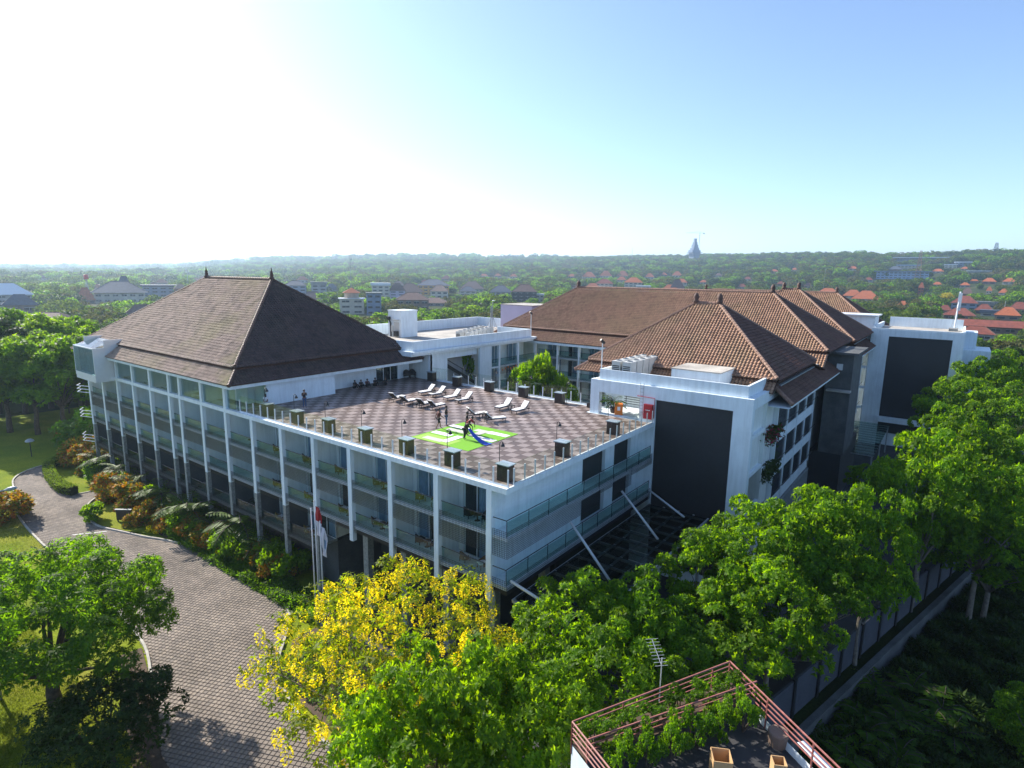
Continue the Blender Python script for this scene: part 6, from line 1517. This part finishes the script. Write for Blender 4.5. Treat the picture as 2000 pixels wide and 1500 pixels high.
# courtyard trees
cy = make_tree('courtyard_tree', 'x', 'tree', 'leaf_bright', 2.4, 2.2, 5, 2.5, 16, .6, 34, 7, .42, .15, 91, r0=.14, group='trees in the courtyard', bark='bark_grey')
for k, (px, py, x, s) in enumerate([(1048, 745, 33, .9), (1058, 775, 33, .8), (893, 722, 31, .8), (1100, 775, 34, .8), (1015, 760, 30, .8)]):
    d = ray(px, py); t = (x-CAM.x)/d.x; q = CAM+d*t; place(cy, q.x, q.y, -9.2, (s, s, (q.z+9.2)/5.2), label=['tallest courtyard tree rising between the terrace and the room wing', 'low bright tree beside the tallest courtyard tree', 'drooping green tree behind the far end of the courtyard rail', 'small courtyard tree below the corner of the small hipped roof', 'courtyard tree left of the tallest one'][k], first=k == 0)
# climbing flowers on the side wing
for k, (x, z, mt, lb) in enumerate([(27.2, -.9, 'flower_pink', 'pink flowering creeper hanging from the upper gallery of the side wing'), (27.4, -4.2, 'leaf_dark', 'dark creeper hanging from the lower gallery of the side wing')]):
    r = empty('creeper', (x, -9.3, z), lb, 'creeper'); n = 520; P = np.stack([rng.normal(x, 1.0, n), rng.normal(-9.3, .25, n), z-np.abs(rng.normal(0, .55, n))+.5], 1)
    me = quads_mesh('foliage', rosettes(P, rng.normal(size=P.shape), 4, .22, .12), mt); o = link(bpy.data.objects.new('foliage', me), r)
    m = MB(); m.box(x-1.6, x+1.5, -9.22, -9.0, z+.2, z+.45); m.build('planter', 'white_paint', r)
# flagpoles
for k, (px, py, pt_, lb) in enumerate([(618, 1163, 997, 'left flagpole without a flag near the yellow tree'), (625, 1150, 982, 'middle flagpole with a red and white flag'), (634, 1146, 1021, 'right flagpole with a white and pale blue flag')]):
    while atz(px, py, G).x > -2.3: py += 1
    q = atz(px, py, G); h = 6.0
    while proj((q.x, q.y, G+h))[1] > pt_: h += .1
    r = empty('flagpole', (q.x, q.y, G), lb, 'flagpole'); m = MB(); m.tube([(q.x, q.y, G), (q.x, q.y, G+h)], [.06, .035], 8); m.build('pole', 'white_metal', r, True); m = MB(); m.lathe([(.03, 0), (.06, .05), (.03, .1)], (q.x, q.y, G+h), 8); m.build('finial', 'white_metal', r); m = MB(); m.lathe([(.35, 0), (.35, .12)], (q.x, q.y, G), 12); m.build('base', 'concrete', r)
    if k:
        for part_, mt in ((0, 'red_paint' if k == 1 else 'white_mat'), (1, 'white_mat' if k == 1 else 'blue_wall')):
            m = MB(); n = 7; H0 = h-.35-(0 if part_ == 0 else .0)
            for i in range(n):
                for j in range(10):
                    def fp_(i, j): 
                        u = i/n; v = j/10; return (q.x+.05+.28*u*(1-.35*v)+.05*sin(v*9+u*5), q.y-.05-.22*u+.09*sin(u*9+v*4), G+H0-2.1*v-.35*u)
                    if (k == 1 and ((j < 5 and i < 7) == (part_ == 0))) or (k == 2 and ((3 < j < 7 and 2 < i < 6) == (part_ == 1))): m.quad(fp_(i, j), fp_(i+1, j), fp_(i+1, j+1), fp_(i, j+1))
            m.build('flag', mt, r)
# street lamps, bollard lamp, sign
d = ray(20, 955); c = CAM+d*34; r = empty('street_lamp', (c.x-1.6, c.y+1.3, G), 'street lamp head reaching in from the left edge over the road', 'street lamp'); ax = (rt*1.0+Vector((0, 0, .25))).normalized()
m = MB(); e = c-ax*.35; m.tube([(c.x-1.6, c.y+1.3, G), (c.x-1.6, c.y+1.3, c.z-.6), tuple(c-ax*1.3), tuple(e)], [.09, .06, .04, .04], 7); m.build('pole', 'grey_metal', r, True); m = MB(); m.tube([tuple(e), tuple(c-ax*.1), tuple(c+ax*.25), tuple(c+ax*.4)], [.05, .12, .12, .04], 8); m.build('lamp_head', 'grey_metal', r, True)
q = atz(62, 892, G); r = empty('garden_lamp', q, 'small dark garden lamp with round hood on the shaded lawn', 'lamp'); m = MB(); m.tube([(q.x, q.y, G), (q.x, q.y, G+2.3)], .06, 6); m.build('pole', 'dark_metal', r); m = MB(); m.lathe([(.55, 0), (.5, .15), (.25, .35), (.03, .4)], (q.x, q.y, G+2.2), 10); m.build('hood', 'grey_metal', r)
q = atz(243, 1018, G+.1); r = empty('sign_board', (q.x, q.y, G), 'dark brown sign board on the lawn island', 'sign'); m = MB(); m.obox((q.x, q.y, G+.8), rt, Vector((rt.y, -rt.x, 0)), ZU, .75, .06, .55); m.build('board', 'dark_wood', r); m = MB(); m.obox((q.x, q.y, G+1.38), rt, Vector((rt.y, -rt.x, 0)), ZU, .85, .1, .04); m.build('cap', 'grey_metal', r)
for sx in (-.65, .65): m = MB(); m.obox((q.x+rt.x*sx, q.y+rt.y*sx, G+.2), rt, Vector((rt.y, -rt.x, 0)), ZU, .05, .05, .3); m.build('post', 'dark_metal', r)
# ------------------------------------------------------------------ rust railed roof terrace in the foreground
RZ = -3.0; FZ = -4.25
A, B_, C2, D2 = atz(1118, 1410, RZ), atz(1426, 1292, RZ), atz(1500, 1353, RZ), atz(1645, 1505, RZ); A2_ = atz(1190, 1500, RZ)
Ai, Bi = atz(1148, 1445, RZ), atz(1478, 1331, RZ)
vA = (A2_-A).normalized(); vD = (D2-B_).normalized(); far1, far2 = A+vA*9, B_+vD*9
hs = empty('roof_terrace_house', ((A+B_)/2).to_tuple()[:2]+(G-2,), 'nearby house with rust red railed roof terrace at the lower edge', 'house')
m = MB(); base = [A, B_, far2, far1]; lo_ = G-2.2
for i in range(4): a, b = base[i], base[(i+1) % 4]; m.quad((a.x, a.y, lo_), (b.x, b.y, lo_), (b.x, b.y, FZ+.35), (a.x, a.y, FZ+.35))
m.build('wall', 'white_paint', hs); m = MB(); m.poly([(p.x, p.y, FZ) for p in base]); m.build('roof_floor', 'asphalt', hs)
def barrail(p0, p1, n, lbl=None, top=RZ, gap=.21, posts=2.2, nm='railing'):
    u = (p1-p0).normalized(); L_ = (p1-p0).length
    for k in range(n): m = MB(); z = top-k*gap; m.tube([(p0.x, p0.y, z), (p1.x, p1.y, z)], .028 if k else .035, 5); m.build('rail_bar', 'rust_steel', hs)
    for k in range(int(L_/posts)+1): p = p0+u*min(L_, k*posts); m = MB(); m.tube([(p.x, p.y, FZ), (p.x, p.y, top)], .035, 5); m.build('rail_post', 'rust_steel', hs)
barrail(A, B_, 4); barrail(A, A+vA*5.5, 4); barrail(B_, B_+vD*8, 4); barrail(Ai, Bi, 3, gap=.22)
m = MB(); m.poly([(p.x, p.y, FZ+.4) for p in (A, B_, Bi, Ai)]); m.build('planter_soil', 'soil', hs); m = MB(); m.quad((Ai.x, Ai.y, FZ), (Bi.x, Bi.y, FZ), (Bi.x, Bi.y, FZ+.5), (Ai.x, Ai.y, FZ+.5)); m.build('planter_wall', 'panel_grey', hs)
cur = Bi+vD*2.2; m = MB(); e2 = cur+vD*6; off = Vector((vD.y, -vD.x, 0))*.35; z = FZ+.45; 
m.poly([(cur.x, cur.y, z), (e2.x, e2.y, z), (e2.x-off.x, e2.y-off.y, z), (cur.x-off.x, cur.y-off.y, z)]); m.quad((cur.x-off.x, cur.y-off.y, FZ), (e2.x-off.x, e2.y-off.y, FZ), (e2.x-off.x, e2.y-off.y, z), (cur.x-off.x, cur.y-off.y, z)); m.build('parapet', 'white_paint', hs)
hp = shrub('terrace_shrub', 'x', 'shrub', 'leaf_mid', .62, .75, 12, 34, .13, .055, 61, group='potted shrubs along the rust railing'); f_ = True
for k in range(6):
    t = (k+.5)/6; p = (A.lerp(B_, t)).lerp(Ai.lerp(Bi, t), .5); place(hp, p.x, p.y, FZ+.4, rnd.uniform(.55, .85), label='leafy shrub in the planter of the rust railed terrace, %s from its left end' % ordn[k], first=f_); f_ = False
for k in range(6):
    t = (k+.9)/7; p = Ai.lerp(Bi, t)-Vector((vD.x*-.7, vD.y*-.7, 0)); place(hp, p.x, p.y, FZ, (.75, .75, 1.25), label='tall dark shrub in front of the inner rust railing, %s from its left end' % ordn[k])
def carton(px, py, s, lb):
    q = atz(px, py, FZ+.5); r = empty('cardboard_box', (q.x, q.y, FZ), lb, 'box'); u = Vector((cos(.5), sin(.5), 0)); v = Vector((-sin(.5), cos(.5), 0)); c = Vector((q.x, q.y, FZ+.02))
    for a, b, ln in ((u, v, s), (-u, v, s), (v, u, s), (-v, u, s)): m = MB(); m.obox(c+a*s+ZU*.42, b, a, ZU, ln, .012, .4); m.build('side', 'cardboard', r)
    m = MB(); m.obox(c+ZU*.02, u, v, ZU, s, s, .012); m.build('bottom', 'cardboard', r)
carton(1408, 1492, .3, 'open cardboard box on the dark floor of the near roof terrace'); carton(1520, 1503, .2, 'small cardboard box at the lower edge of the near roof terrace')
q = Bi+vD*1.3; m = MB(); m.lathe([(.3, 0), (.36, .5), (.33, .55), (.28, .55)], (q.x-.5, q.y-.1, FZ), 12); tag(m.build('plant_pot', 'brown_wall'), 'round brown pot in the corner of the near roof terrace', 'pot')
m = MB(); pts = [(q.x-2.2+1.1*cos(t)*(1+.1*sin(3*t)), q.y-1.6+.8*sin(t), FZ+.02) for t in np.arange(0, 6.4, .25)]; m.tube(pts, .018, 4); tag(m.build('hose', 'grey_metal', smooth=True), 'thin pale hose lying in a loop on the near roof terrace', 'hose')
tvp = atz(1292, 1300, -5.2); r = empty('tv_antenna', tvp, 'blue grey fishbone television antenna among the tree crowns above the near terrace', 'antenna'); m = MB(); m.tube([(tvp.x, tvp.y, G-2), (tvp.x, tvp.y, tvp.z+.4)], .03, 5); m.build('pole', 'grey_metal', r); m = MB(); m.tube([(tvp.x, tvp.y, tvp.z), (tvp.x+.9, tvp.y+.9, tvp.z+.5)], .02, 4)
for k in range(9): a = k/8; c = Vector((tvp.x+.9*a, tvp.y+.9*a, tvp.z+.5*a)); m.tube([c-Vector((.22, -.22, 0)), c+Vector((.22, -.22, 0))], .012, 4)
m.build('array', 'grey_metal', r)
